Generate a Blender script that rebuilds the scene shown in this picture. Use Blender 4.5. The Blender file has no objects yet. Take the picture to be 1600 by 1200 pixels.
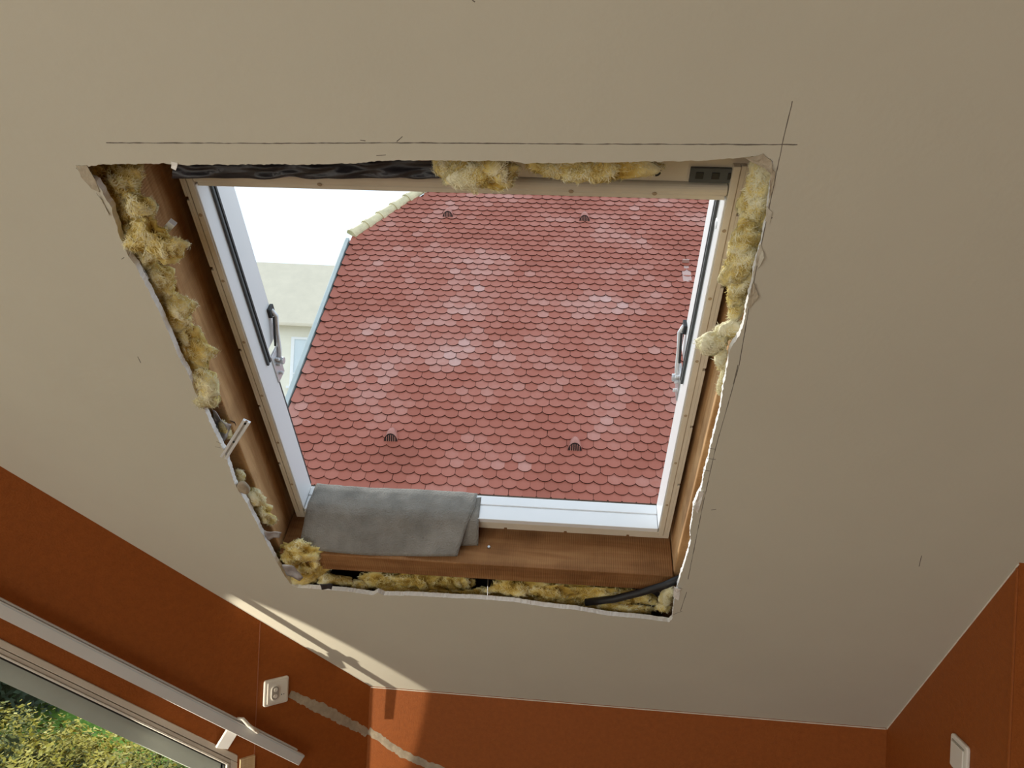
import bpy, bmesh, math, random
from mathutils import Vector, Matrix, noise
from mathutils.geometry import tessellate_polygon
random.seed(7)
C = bpy.context.scene.collection
scene = bpy.context.scene

# ------------------------------------------------------------------ camera
EYE = Vector((0, 0, 1.6))
FPX, ROLL, YAW = 1154.0, 0.045, math.radians(6.7)
RIGHT = Vector((math.cos(YAW), math.sin(YAW), 0))
FWD = Vector((-math.sin(YAW), math.cos(YAW), 0))
UP = Vector((0, 0, 1))
cd = bpy.data.cameras.new('camera'); cam = bpy.data.objects.new('camera', cd); C.objects.link(cam)
cr, sr = math.cos(ROLL), math.sin(ROLL)
cx = RIGHT * cr + UP * sr; cy = UP * cr - RIGHT * sr; cz = -FWD
cam.matrix_world = Matrix(((cx.x, cy.x, cz.x, EYE.x), (cx.y, cy.y, cz.y, EYE.y), (cx.z, cy.z, cz.z, EYE.z), (0, 0, 0, 1)))
cd.sensor_width = 36; cd.lens = FPX / 1600 * 36; cd.clip_start = 0.02; cd.clip_end = 500
scene.camera = cam

# ------------------------------------------------------------------ world, sun, exposure
w = bpy.data.worlds.new('sky'); scene.world = w; w.use_nodes = True
bg = w.node_tree.nodes['Background']; bg.inputs[0].default_value = (0.75, 0.88, 1.0, 1); bg.inputs[1].default_value = 1.45
SUN_TO = Vector((-0.55, 0.62, 0.56)).normalized()
sl = bpy.data.lights.new('sun', 'SUN'); sl.energy = 3.6; sl.angle = math.radians(0.6); sl.color = (1, 0.95, 0.86)
so = bpy.data.objects.new('sun', sl); C.objects.link(so); so.location = (-6, 8, 14)
so.rotation_euler = (-SUN_TO).to_track_quat('-Z', 'Y').to_euler()
# added fill lamps standing in for daylight at the unseen rear doors and side window
def area(name, loc, to, sx, sy, energy, col):
    l = bpy.data.lights.new(name, 'AREA'); l.shape = 'RECTANGLE'; l.size = sx; l.size_y = sy; l.energy = energy; l.color = col
    o = bpy.data.objects.new(name, l); C.objects.link(o); o.location = loc
    o.rotation_euler = (Vector(to) - Vector(loc)).to_track_quat('-Z', 'Z').to_euler()
    return o
area('rear_daylight_fill', (-1.2, -3.40, 1.15), (-1.2, 0, 1.15), 2.6, 1.9, 33, (1.0, 0.955, 0.885))
area('side_daylight_fill', (-3.12, -1.95, 1.2), (0, -1.95, 1.2), 2.2, 1.8, 40, (1.0, 0.965, 0.875))
# switches an added lamp that stands in for reflected sun along the gable wall
GLINT = True
scene.view_settings.view_transform = 'Standard'; scene.view_settings.look = 'None'
scene.view_settings.exposure = 0.0; scene.view_settings.gamma = 1.0
scene.view_settings.use_curve_mapping = False

# ------------------------------------------------------------------ geometry of the place
def ray(px, py):
    u, v = px - 800, py - 600
    a = u * cr + v * sr; b = -u * sr + v * cr
    return (RIGHT * a + FWD * FPX - UP * b) / FPX
def plane_hit(p, n, d):                     # d measured from the eye
    r = ray(*p); return EYE + r * (d / r.dot(n))
D = 1.34                                    # sloped ceiling: y + (z - 1.6) = D
R2 = math.sqrt(0.5)
NC = Vector((0, R2, R2)); SC = Vector((0, -R2, R2)); XC = Vector((1, 0, 0))
def ceil_pt(p): return plane_hit(p, Vector((0, 1, 1)), D)
M_CEIL = Matrix.Translation(EYE + NC * D * R2) @ Matrix(((1, 0, 0, 0), (0, SC.y, NC.y, 0), (0, SC.z, NC.z, 0), (0, 0, 0, 1)))
def ceil_uv(p):                             # photo pixel on the ceiling -> its own (x, slope) coordinates
    q = M_CEIL.inverted() @ ceil_pt(p); return (q.x, q.y)
def ceil_xy(x, y):                          # plan point -> ceiling coordinates
    q = M_CEIL.inverted() @ Vector((x, y, 1.6 + D - y)); return (q.x, q.y)
# the roof timbers and the roof window sit a little askew of the plasterboard
K = 1.04; C0 = 0.9475
EXR = Vector((math.cos(math.radians(2.8)), math.sin(math.radians(2.8)), 0))
SR = Vector((0.03340887, -0.68309397, 0.72956595)); SR = (SR - EXR * SR.dot(EXR)).normalized(); NR = EXR.cross(SR)
if NR.z < 0: NR = -NR
M_ROOF = Matrix.Translation(EYE) @ Matrix(((EXR.x, SR.x, NR.x, 0), (EXR.y, SR.y, NR.y, 0), (EXR.z, SR.z, NR.z, 0), (0, 0, 0, 1)))
def RL(x, s, h): return Vector((x * K, s * K, (C0 + h) * K))          # roof-local point
def RH(p, h):                                                         # point of the roof layer at height h
    r = ray(*p); t = (C0 + h) / r.dot(NR); return (r.dot(EXR) * t, r.dot(SR) * t)
# gable wall on the left
TW = Vector((0.67354226, 0.73914872, 0)); NW = Vector((0.73914872, -0.67354226, 0)); DW = -2.09592639
M_WALL = Matrix.Translation(Vector((NW.x * DW, NW.y * DW, 0))) @ Matrix(((TW.x, 0, NW.x, 0), (TW.y, 0, NW.y, 0), (0, 1, 0, 0), (0, 0, 0, 1)))
# local: x along the wall, y up, z into the room
def wall_uv(p, off=0):
    q = M_WALL.inverted() @ plane_hit(p, NW, DW + off); return (q.x, q.y)
# opposite house roof
PHI = math.radians(48); EXN = EXR.copy(); FN = Vector((-EXN.y, EXN.x, 0))
SN = FN * math.cos(PHI) + UP * math.sin(PHI); NN = EXN.cross(SN)
PN0 = EYE + ray(755, 693) * 9.9
M_NEI = Matrix.Translation(PN0) @ Matrix(((EXN.x, SN.x, NN.x, 0), (EXN.y, SN.y, NN.y, 0), (EXN.z, SN.z, NN.z, 0), (0, 0, 0, 1)))

# ------------------------------------------------------------------ materials
def mat(name, col, rough=0.6, var=0.0, scale=8.0, bump=0.0, bscale=60.0, stretch=(1, 1, 1), col2=None, metal=0.0, spec=0.5, detail=6, sub=0.0):
    m = bpy.data.materials.new(name); m.use_nodes = True
    nt = m.node_tree; b = nt.nodes['Principled BSDF']
    b.inputs['Base Color'].default_value = (*col, 1); b.inputs['Roughness'].default_value = rough
    b.inputs['Metallic'].default_value = metal; b.inputs['Specular IOR Level'].default_value = spec
    tc = nt.nodes.new('ShaderNodeTexCoord'); mp = nt.nodes.new('ShaderNodeMapping'); mp.inputs['Scale'].default_value = stretch
    nt.links.new(tc.outputs['Object'], mp.inputs['Vector'])
    if var > 0 or col2:
        n = nt.nodes.new('ShaderNodeTexNoise'); n.inputs['Scale'].default_value = scale; n.inputs['Detail'].default_value = detail
        n.inputs['Roughness'].default_value = 0.62
        nt.links.new(mp.outputs[0], n.inputs['Vector'])
        r = nt.nodes.new('ShaderNodeValToRGB'); r.color_ramp.elements[0].position = 0.3; r.color_ramp.elements[1].position = 0.7
        c2 = col2 or tuple(min(1, c * (1 + var)) for c in col); c1 = col if col2 else tuple(c * (1 - var) for c in col)
        r.color_ramp.elements[0].color = (*c1, 1); r.color_ramp.elements[1].color = (*c2, 1)
        nt.links.new(n.outputs['Fac'], r.inputs[0]); nt.links.new(r.outputs[0], b.inputs['Base Color'])
    if bump > 0:
        n2 = nt.nodes.new('ShaderNodeTexNoise'); n2.inputs['Scale'].default_value = bscale; n2.inputs['Detail'].default_value = 5
        nt.links.new(mp.outputs[0], n2.inputs['Vector'])
        bp = nt.nodes.new('ShaderNodeBump'); bp.inputs['Strength'].default_value = bump; bp.inputs['Distance'].default_value = 0.01
        nt.links.new(n2.outputs['Fac'], bp.inputs['Height']); nt.links.new(bp.outputs[0], b.inputs['Normal'])
    if sub > 0:
        b.inputs['Subsurface Weight'].default_value = sub; b.inputs['Subsurface Radius'].default_value = (0.02, 0.015, 0.008)
    return m
def wood(name, c1, c2, along=1, saw=True):
    m = bpy.data.materials.new(name); m.use_nodes = True; nt = m.node_tree; b = nt.nodes['Principled BSDF']; b.inputs['Roughness'].default_value = 0.75
    b.inputs['Specular IOR Level'].default_value = 0.25
    tc = nt.nodes.new('ShaderNodeTexCoord'); mp = nt.nodes.new('ShaderNodeMapping')
    sc = [22, 22, 22]; sc[along] = 2.0; mp.inputs['Scale'].default_value = sc
    nt.links.new(tc.outputs['Object'], mp.inputs['Vector'])
    n = nt.nodes.new('ShaderNodeTexNoise'); n.inputs['Scale'].default_value = 1.6; n.inputs['Detail'].default_value = 8; n.inputs['Distortion'].default_value = 1.2
    nt.links.new(mp.outputs[0], n.inputs['Vector'])
    r = nt.nodes.new('ShaderNodeValToRGB'); r.color_ramp.elements[0].position = 0.32; r.color_ramp.elements[1].position = 0.66
    r.color_ramp.elements[0].color = (*c1, 1); r.color_ramp.elements[1].color = (*c2, 1)
    nt.links.new(n.outputs['Fac'], r.inputs[0])
    # knots and stains
    n3 = nt.nodes.new('ShaderNodeTexNoise'); n3.inputs['Scale'].default_value = 9; n3.inputs['Detail'].default_value = 4
    nt.links.new(tc.outputs['Object'], n3.inputs['Vector'])
    r3 = nt.nodes.new('ShaderNodeValToRGB'); r3.color_ramp.elements[0].position = 0.3; r3.color_ramp.elements[1].position = 0.55
    r3.color_ramp.elements[0].color = (0.55, 0.5, 0.45, 1); r3.color_ramp.elements[1].color = (1, 1, 1, 1)
    nt.links.new(n3.outputs['Fac'], r3.inputs[0])
    mx = nt.nodes.new('ShaderNodeMix'); mx.data_type = 'RGBA'; mx.blend_type = 'MULTIPLY'; mx.inputs[0].default_value = 0.7
    nt.links.new(r.outputs[0], mx.inputs[6]); nt.links.new(r3.outputs[0], mx.inputs[7]); nt.links.new(mx.outputs[2], b.inputs['Base Color'])
    wv = nt.nodes.new('ShaderNodeTexWave'); wv.inputs['Scale'].default_value = 55 if saw else 20; wv.inputs['Distortion'].default_value = 1.5
    wv.bands_direction = 'XYZ'[along]
    nt.links.new(tc.outputs['Object'], wv.inputs['Vector'])
    ad = nt.nodes.new('ShaderNodeMath'); ad.operation = 'ADD'; nt.links.new(wv.outputs['Fac'], ad.inputs[0]); nt.links.new(n.outputs['Fac'], ad.inputs[1])
    bp = nt.nodes.new('ShaderNodeBump'); bp.inputs['Strength'].default_value = 0.25; bp.inputs['Distance'].default_value = 0.003
    nt.links.new(ad.outputs[0], bp.inputs['Height']); nt.links.new(bp.outputs[0], b.inputs['Normal'])
    return m
def glass_mat(name, tint=(0.93, 0.97, 0.96)):
    m = bpy.data.materials.new(name); m.use_nodes = True; nt = m.node_tree; nt.nodes.remove(nt.nodes['Principled BSDF'])
    t = nt.nodes.new('ShaderNodeBsdfTransparent'); t.inputs[0].default_value = (*tint, 1)
    g = nt.nodes.new('ShaderNodeBsdfGlossy'); g.inputs['Roughness'].default_value = 0.01
    fz = nt.nodes.new('ShaderNodeFresnel'); fz.inputs['IOR'].default_value = 1.45
    sc_ = nt.nodes.new('ShaderNodeMath'); sc_.operation = 'MULTIPLY'; sc_.inputs[1].default_value = 0.6; nt.links.new(fz.outputs[0], sc_.inputs[0])
    mx = nt.nodes.new('ShaderNodeMixShader'); nt.links.new(sc_.outputs[0], mx.inputs[0]); nt.links.new(t.outputs[0], mx.inputs[1]); nt.links.new(g.outputs[0], mx.inputs[2])
    nt.links.new(mx.outputs[0], nt.nodes['Material Output'].inputs[0])
    return m
def tint_mat(name, attr, stops, rough, spec, fine=0.12, fscale=40, bump=0.15):
    m = bpy.data.materials.new(name); m.use_nodes = True; nt = m.node_tree; b = nt.nodes['Principled BSDF']
    b.inputs['Roughness'].default_value = rough; b.inputs['Specular IOR Level'].default_value = spec
    a = nt.nodes.new('ShaderNodeAttribute'); a.attribute_name = attr
    tc = nt.nodes.new('ShaderNodeTexCoord'); n = nt.nodes.new('ShaderNodeTexNoise'); n.inputs['Scale'].default_value = fscale; n.inputs['Detail'].default_value = 6
    nt.links.new(tc.outputs['Object'], n.inputs['Vector'])
    ml = nt.nodes.new('ShaderNodeMath'); ml.operation = 'MULTIPLY_ADD'; ml.inputs[1].default_value = fine * 2; ml.inputs[2].default_value = -fine
    nt.links.new(n.outputs['Fac'], ml.inputs[0])
    ad = nt.nodes.new('ShaderNodeMath'); ad.operation = 'ADD'; nt.links.new(a.outputs['Fac'], ad.inputs[0]); nt.links.new(ml.outputs[0], ad.inputs[1])
    r = nt.nodes.new('ShaderNodeValToRGB')
    while len(r.color_ramp.elements) < len(stops): r.color_ramp.elements.new(0.5)
    for e, (p, c) in zip(r.color_ramp.elements, stops): e.position = p; e.color = (*c, 1)
    nt.links.new(ad.outputs[0], r.inputs[0]); nt.links.new(r.outputs[0], b.inputs['Base Color'])
    bp = nt.nodes.new('ShaderNodeBump'); bp.inputs['Strength'].default_value = bump; bp.inputs['Distance'].default_value = 0.004
    nt.links.new(n.outputs['Fac'], bp.inputs['Height']); nt.links.new(bp.outputs[0], b.inputs['Normal'])
    return m
M = {}
M['ceiling'] = mat('painted plasterboard', (0.63, 0.605, 0.51), 0.8, 0.035, 1.6, 0.05, 90, spec=0.25)
M['gypsum'] = mat('broken gypsum', (0.92, 0.91, 0.88), 0.95, 0.05, 60, 0.3, 180, spec=0.1)
M['paper'] = mat('torn plasterboard paper', (0.50, 0.44, 0.34), 0.9, 0.15, 50, 0.3, 120, spec=0.1)
M['pencil'] = mat('pencil graphite', (0.17, 0.15, 0.125), 0.8, 0.3, 200)
M['orange'] = mat('orange wall paint', (0.31, 0.083, 0.0125), 0.62, 0.10, 70, 0.18, 220, spec=0.3)
M['filler'] = mat('grey wall filler', (0.40, 0.33, 0.245), 0.9, 0.22, 30, 0.3, 90, spec=0.1)
M['seam'] = mat('pale caulk', (0.40, 0.15, 0.07), 0.8, 0.15, 60)
M['caulk'] = mat('cream caulk', (0.78, 0.70, 0.60), 0.8, 0.1, 60)
M['floor'] = mat('oak floor', (0.42, 0.29, 0.17), 0.5, 0.15, 12)
M['rafter'] = wood('spruce rafter', (0.46, 0.245, 0.10), (0.68, 0.42, 0.205), 1)
M['trimmer'] = wood('sawn trimmer', (0.24, 0.105, 0.036), (0.36, 0.18, 0.072), 0)
M['batten'] = wood('batten', (0.30, 0.14, 0.05), (0.46, 0.25, 0.11), 0)
M['pine'] = wood('pale pine', (0.62, 0.42, 0.22), (0.74, 0.56, 0.34), 1)
M['white'] = mat('white window lacquer', (0.83, 0.85, 0.87), 0.28, 0.015, 6, spec=0.5)
M['beige'] = mat('cream insulating plastic', (0.70, 0.64, 0.53), 0.55, 0.05, 14, spec=0.35)
M['plug'] = mat('ochre screw plug', (0.40, 0.30, 0.19), 0.5, 0.1, 80)
M['gasket'] = mat('grey rubber gasket', (0.075, 0.085, 0.09), 0.55, 0.1, 30)
M['black'] = mat('black rubber', (0.012, 0.012, 0.013), 0.5, 0.2, 30)
M['membrane'] = mat('black roofing membrane', (0.028, 0.025, 0.03), 0.42, 0.4, 12, 0.6, 14)
M['dark'] = mat('dark sheathing', (0.07, 0.045, 0.028), 0.9, 0.3, 10)
M['steel'] = mat('zinc plated steel', (0.62, 0.63, 0.65), 0.32, 0.12, 40, metal=0.9)
M['galv'] = mat('white galvanised steel', (0.80, 0.82, 0.85), 0.4, 0.08, 40, metal=0.25)
M['foil'] = mat('silver vapour barrier foil', (0.50, 0.50, 0.54), 0.35, 0.25, 20, 0.5, 30, metal=0.5)
M['felt'] = mat('grey felt', (0.25, 0.232, 0.205), 0.95, 0.22, 14, 0.55, 260, spec=0.1)
M['felt_edge'] = mat('pale felt edge', (0.40, 0.38, 0.34), 0.95, 0.2, 40, 0.4, 200, spec=0.1)
M['plastic'] = mat('ivory plastic', (0.80, 0.76, 0.68), 0.3, 0.02, 10)
M['plastic_grey'] = mat('shaded plastic', (0.38, 0.35, 0.30), 0.35, 0.03, 10)
M['rail'] = mat('white aluminium', (0.66, 0.65, 0.63), 0.4, 0.03, 8)
M['frame2'] = mat('cream window frame', (0.62, 0.55, 0.46), 0.45, 0.05, 10)
M['sash'] = mat('grey green sash', (0.42, 0.46, 0.41), 0.45, 0.06, 8)
M['sash_pale'] = mat('pale grey sash', (0.52, 0.58, 0.60), 0.45, 0.05, 8)
M['glass'] = glass_mat('window glass')
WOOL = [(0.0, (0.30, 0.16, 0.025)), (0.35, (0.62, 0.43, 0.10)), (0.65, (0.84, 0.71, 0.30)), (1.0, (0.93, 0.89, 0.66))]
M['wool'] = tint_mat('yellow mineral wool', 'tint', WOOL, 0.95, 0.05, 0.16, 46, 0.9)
TILE = [(0.0, (0.285, 0.078, 0.046)), (0.3, (0.35, 0.100, 0.063)), (0.5, (0.39, 0.130, 0.089)), (0.75, (0.48, 0.23, 0.185)), (1.0, (0.57, 0.37, 0.335))]
M['tile'] = tint_mat('red clay tile', 'tint', TILE, 0.55, 0.35, 0.10, 14, 0.2)
M['tile_edge_shade'] = mat('painted tile edge shade', (0.055, 0.018, 0.013), 0.9, 0.3, 20, spec=0.1)  # near-black edge faces: the shadow line under each tile put into the colour
M['hook'] = mat('pale clay hook', (0.50, 0.33, 0.29), 0.6, 0.1, 10)
M['tile_vent'] = mat('red clay vent', (0.42, 0.17, 0.13), 0.32, 0.12, 20)
M['vent_dark'] = mat('vent grille', (0.03, 0.015, 0.013), 0.8, 0.2, 20)
M['underlay'] = mat('roof underlay', (0.07, 0.025, 0.02), 0.9, 0.2, 6)
M['ridge'] = mat('ochre ridge tile', (0.62, 0.54, 0.34), 0.7, 0.18, 9, 0.3, 20)
M['zinc'] = mat('blue grey zinc', (0.42, 0.47, 0.46), 0.5, 0.08, 5, metal=0.0)
M['render'] = mat('cream render', (0.93, 0.88, 0.74), 0.9, 0.03, 2)
M['paleroof'] = mat('pale grey roof', (0.70, 0.62, 0.48), 0.8, 0.05, 1.5)
M['paleframe'] = mat('white casement', (0.95, 0.95, 0.95), 0.5, 0.02, 3)
M['palepane'] = mat('pale pane', (0.70, 0.78, 0.82), 0.15, 0.05, 1)
M['gravel'] = mat('pale gravel', (0.46, 0.43, 0.37), 0.95, 0.2, 3, 0.4, 30, spec=0.1)
M['lawn'] = mat('lawn', (0.10, 0.19, 0.03), 0.95, 0.3, 9, 0.6, 40, spec=0.1)
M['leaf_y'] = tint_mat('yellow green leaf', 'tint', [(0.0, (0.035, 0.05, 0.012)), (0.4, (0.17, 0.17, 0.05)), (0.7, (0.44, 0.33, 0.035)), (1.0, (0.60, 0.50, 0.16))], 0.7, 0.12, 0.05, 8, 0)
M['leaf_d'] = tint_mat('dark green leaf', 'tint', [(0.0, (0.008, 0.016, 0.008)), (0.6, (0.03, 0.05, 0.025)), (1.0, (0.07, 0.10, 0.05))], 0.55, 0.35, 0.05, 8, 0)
M['bark'] = mat('bark', (0.12, 0.08, 0.05), 0.9, 0.3, 20)

# ------------------------------------------------------------------ helpers
def tag(o, label, cat, group=None, kind=None):
    o['label'] = label
    if cat: o['category'] = cat
    if group: o['group'] = group
    if kind: o['kind'] = kind
    return o
def empty(name, mtx, base, label, cat, group=None, kind=None):
    o = bpy.data.objects.new(name, None); C.objects.link(o); o.empty_display_size = 0.05
    o.matrix_world = mtx @ Matrix.Translation(Vector(base)); o['_b'] = list(base)
    return tag(o, label, cat, group, kind)
class MB:
    def __init__(s): s.v = []; s.f = []; s.m = []; s.t = None
    def add(s, vs, fs, mi=0):
        b = len(s.v); s.v += [Vector(v) for v in vs]; s.f += [tuple(i + b for i in f) for f in fs]; s.m += [mi] * len(fs); return s
    def box(s, a, b, mi=0):
        x0, y0, z0 = a; x1, y1, z1 = b
        return s.add([(x0, y0, z0), (x1, y0, z0), (x1, y1, z0), (x0, y1, z0), (x0, y0, z1), (x1, y0, z1), (x1, y1, z1), (x0, y1, z1)],
                     [(0, 3, 2, 1), (4, 5, 6, 7), (0, 1, 5, 4), (1, 2, 6, 5), (2, 3, 7, 6), (3, 0, 4, 7)], mi)
    def rbox(s, a, b, mi=0): return s.box(RL(*a), RL(*b), mi)
    def prism(s, pts, z0, z1, mi=0):                     # convex outline in xy, extruded in z
        n = len(pts)
        return s.add([(p[0], p[1], z0) for p in pts] + [(p[0], p[1], z1) for p in pts],
                     [tuple(range(n))[::-1], tuple(range(n, 2 * n))] + [(i, (i + 1) % n, n + (i + 1) % n, n + i) for i in range(n)], mi)
    def tube(s, pts, r, n=10, mi=0, cap=True):
        pts = [Vector(p) for p in pts]; rs = r if isinstance(r, (list, tuple)) else [r] * len(pts); vs = []
        for i, p in enumerate(pts):
            d = (pts[min(i + 1, len(pts) - 1)] - pts[max(i - 1, 0)]).normalized()
            u = d.orthogonal().normalized() if i == 0 else (u - d * u.dot(d)).normalized(); v = d.cross(u)
            for k in range(n):
                a = 2 * math.pi * k / n; vs.append(p + (u * math.cos(a) + v * math.sin(a)) * rs[i])
        fs = [(i * n + k, i * n + (k + 1) % n, (i + 1) * n + (k + 1) % n, (i + 1) * n + k) for i in range(len(pts) - 1) for k in range(n)]
        if cap: fs += [tuple(range(n))[::-1], tuple(range((len(pts) - 1) * n, len(pts) * n))]
        return s.add(vs, fs, mi)
    def slab(s, outer, holes, z0, z1, mi=0, rim=1, back=None):   # flat board with holes in local xy, rims own material
        loops = [outer] + holes; flat = [Vector((p[0], p[1], 0)) for l in loops for p in l]
        tris = tessellate_polygon([[Vector((p[0], p[1], 0)) for p in l] for l in loops]); n = len(flat)
        s.add([(p.x, p.y, z0) for p in flat], [tuple(t) for t in tris], mi)
        s.add([(p.x, p.y, z1) for p in flat], [tuple(t) for t in tris], back if back is not None else mi)
        for li, l in enumerate(loops):
            k = len(l)
            s.add([(p[0], p[1], z0) for p in l] + [(p[0], p[1], z1) for p in l], [(i, (i + 1) % k, k + (i + 1) % k, k + i) for i in range(k)], rim if li else mi)
        return s
    def mesh(s, name, mats):
        me = bpy.data.meshes.new(name); me.from_pydata(s.v, [], s.f); me.update()
        for m in mats: me.materials.append(m)
        me.polygons.foreach_set('material_index', s.m)
        bm = bmesh.new(); bm.from_mesh(me); bmesh.ops.recalc_face_normals(bm, faces=bm.faces); bm.to_mesh(me); bm.free()
        if s.t is not None:
            a = me.attributes.new('tint', 'FLOAT', 'POINT'); a.data.foreach_set('value', s.t)
        return me
    def build(s, name, mats, parent=None, mtx=None, smooth=False, bevel=0):
        mats = mats if isinstance(mats, (list, tuple)) else [mats]
        if parent is not None:
            b = Vector(parent['_b']) if '_b' in parent else Vector((0, 0, 0)); s.v = [v - b for v in s.v]
        else:
            xs = [v.x for v in s.v]; ys = [v.y for v in s.v]; zs = [v.z for v in s.v]
            b = Vector(((min(xs) + max(xs)) / 2, (min(ys) + max(ys)) / 2, min(zs))); s.v = [v - b for v in s.v]
        me = s.mesh(name, mats); o = bpy.data.objects.new(name, me); C.objects.link(o)
        if parent is not None:
            o.parent = parent; o['_b'] = list(b)
        else: o.matrix_world = (mtx or Matrix()) @ Matrix.Translation(b); o['_b'] = list(b)
        if smooth: me.polygons.foreach_set('use_smooth', [True] * len(me.polygons))
        if bevel:
            md = o.modifiers.new('bevel', 'BEVEL'); md.width = bevel; md.segments = 2; md.limit_method = 'ANGLE'
        return o
def loop_refine(pts, step, jit, seed, close=True):
    rnd = random.Random(seed); out = []
    n = len(pts)
    for i in range(n if close else n - 1):
        a = Vector((*pts[i], 0)); b = Vector((*pts[(i + 1) % n], 0)); L = (b - a).length; k = max(1, int(L / step))
        d = (b - a).normalized(); q = Vector((-d.y, d.x, 0))
        for j in range(k):
            p = a + (b - a) * (j / k); w_ = noise.noise(p * 60 + Vector((seed, 0, 0))) * jit * 1.3 + rnd.uniform(-1, 1) * jit * 0.7
            p += q * w_; out.append((p.x, p.y))
    if not close: out.append(pts[-1])
    return out

# ------------------------------------------------------------------ the room
HOLE = [(118, 262), (150, 258), (200, 256), (260, 256), (300, 258), (400, 257), (500, 257), (560, 255), (610, 250), (700, 251), (800, 252), (830, 256), (900, 254),
        (1000, 253), (1100, 251), (1160, 246), (1195, 243), (1207, 252), (1206, 270), (1203, 300), (1198, 340), (1190, 380), (1180, 410), (1173, 450), (1166, 480),
        (1163, 500), (1155, 525), (1141, 545), (1137, 570), (1131, 600), (1125, 640), (1118, 670), (1112, 690), (1106, 720), (1100, 740), (1096, 765), (1090, 775),
        (1083, 790), (1082, 810), (1078, 830), (1079, 848), (1070, 880), (1060, 910), (1054, 935), (1050, 968), (1045, 972), (1000, 966), (950, 962), (900, 953),
        (850, 948), (800, 940), (750, 936), (700, 934), (650, 931), (600, 930), (590, 926), (582, 930), (540, 924), (500, 921), (465, 918), (455, 914), (445, 900),
        (430, 875), (415, 845), (400, 815), (385, 785), (375, 770), (366, 755), (360, 735), (350, 705), (335, 675), (322, 645), (310, 625), (295, 585), (280, 560),
        (262, 515), (250, 490), (240, 470), (225, 440), (212, 415), (200, 400), (185, 365), (180, 345), (174, 325), (160, 300), (150, 285), (130, 275)]
hole = loop_refine([ceil_uv(p) for p in HOLE], 0.004, 0.0011, 3)
KA = ceil_pt((578, 1072)); KB = ceil_pt((1390, 1138))        # where the knee wall meets the slope
XR, YR = 0.893, 1.667                                        # right wall plane and the front of the boxed-in corner
YT = 0.44                                                    # top of the slope, ceiling goes flat at 2.5 m
def wall_xy(a, z=0): q = M_WALL @ Vector((a, 0, z)); return (q.x, q.y)
aT = (YT - M_WALL.translation.y) / TW.y
outline = [ceil_xy(KA.x, KA.y), ceil_xy(XR, KB.y), ceil_xy(XR, YR), ceil_xy(3.0, YR), ceil_xy(3.0, YT), ceil_xy(*wall_xy(aT))]
mb = MB().slab(outline, [hole], 0, 0.0125, 0, 1, 2)
ceiling = mb.build('ceiling', [M['ceiling'], M['gypsum'], M['paper']], mtx=M_CEIL)
tag(ceiling, 'sloping cream plasterboard ceiling with a ragged rectangular hole cut around the roof window', 'ceiling', kind='structure')
flat = [wall_xy(aT), (-3.2, -0.40), (-3.2, -3.5), (3.0, -3.5), (3.0, YT)]
tag(MB().slab(flat, [], 2.5, 2.52).build('ceiling_flat', M['ceiling']), 'flat cream ceiling above the photographer', 'ceiling', kind='structure')
fl = [(KA.x, KA.y), (XR, KB.y), (XR, YR), (3.0, YR), (3.0, -3.5), (-3.2, -3.5), (-3.2, -0.4)]
tag(MB().slab(fl, [], -0.03, 0).build('floor', M['floor']), 'brown oak floor of the attic room', 'floor', kind='structure')
def vwall(name, p, q, z0, z1, holes, label, th=0.16, hts=None):
    p = Vector((*p, 0)); q = Vector((*q, 0)); d = (q - p).normalized(); n = Vector((d.y, -d.x, 0))  # n points outward when the room is on the left
    m = Matrix.Translation(p) @ Matrix(((d.x, 0, n.x, 0), (d.y, 0, n.y, 0), (0, 1, 0, 0), (0, 0, 0, 1))); L = (q - p).length
    h0, h1 = hts or (z1, z1)
    o = MB().slab([(0, z0), (L, z0), (L, h1), (0, h0)], holes, 0, th, 0, 0).build(name, M['orange'], mtx=m)
    return tag(o, label, 'wall', kind='structure'), m
ZK = KA.z
wall_knee, MK = vwall('wall_knee', (XR, KB.y), (KA.x, KA.y), 0, KB.z, [], 'low orange knee wall under the foot of the sloping ceiling', hts=(KB.z, KA.z))
wall_right, MRt = vwall('wall_right', (XR, YR), (XR, KB.y), 0, 1, [], 'orange side wall carrying the light switch', hts=(1.6 + D - YR, KB.z), th=0.10)
vwall('wall_return', (3.0, YR), (XR + 0.10, YR), 0, 1.6 + D - YR, [], 'darker orange wall face turning the corner beyond the light switch', th=0.08)
vwall('wall_far_right', (3.0, -3.5), (3.0, YR), 0, 2.5, [], 'orange wall on the right behind the photographer', th=0.1)
vwall('wall_back', (-3.2, -3.5), (3.0, -3.5), 0, 2.5, [[(0.6, 0.12), (3.4, 0.12), (3.4, 2.2), (0.6, 2.2)]], 'orange rear wall with a wide opening for daylight', th=0.1)
vwall('wall_far_left', (-3.2, -0.4), (-3.2, -3.5), 0, 2.5, [[(0.4, 0.2), (2.7, 0.2), (2.7, 2.15), (0.4, 2.15)]], 'orange wall on the left behind the photographer', th=0.1)
# gable wall in its own coordinates (x along, y up, z into the room)
aK = (M_WALL.inverted() @ KA).x; a0 = (M_WALL.inverted() @ Vector((-3.2, -0.4, 0))).x
TOPK, TOPB = -0.77, 1.6 - 0.656 + 0.77 * 0.252             # window head: y = TOPB + TOPK * x
def head(a, o=0): return TOPB + TOPK * a - o
wa0, wa1, wz = -1.0, 0.835, 0.22
win = [(wa0, wz), (wa1, wz), (wa1, head(wa1)), (wa0, head(wa0))]
gable = MB().slab([(a0, 0), (aK, 0), (aK, ZK), (aT, 2.5), (a0, 2.5)], [win], -0.18, 0, 0, 0).build('wall_left', M['orange'], mtx=M_WALL)
tag(gable, 'dark orange gable wall under the left end of the slope, with socket and window', 'wall', kind='structure')
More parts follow.
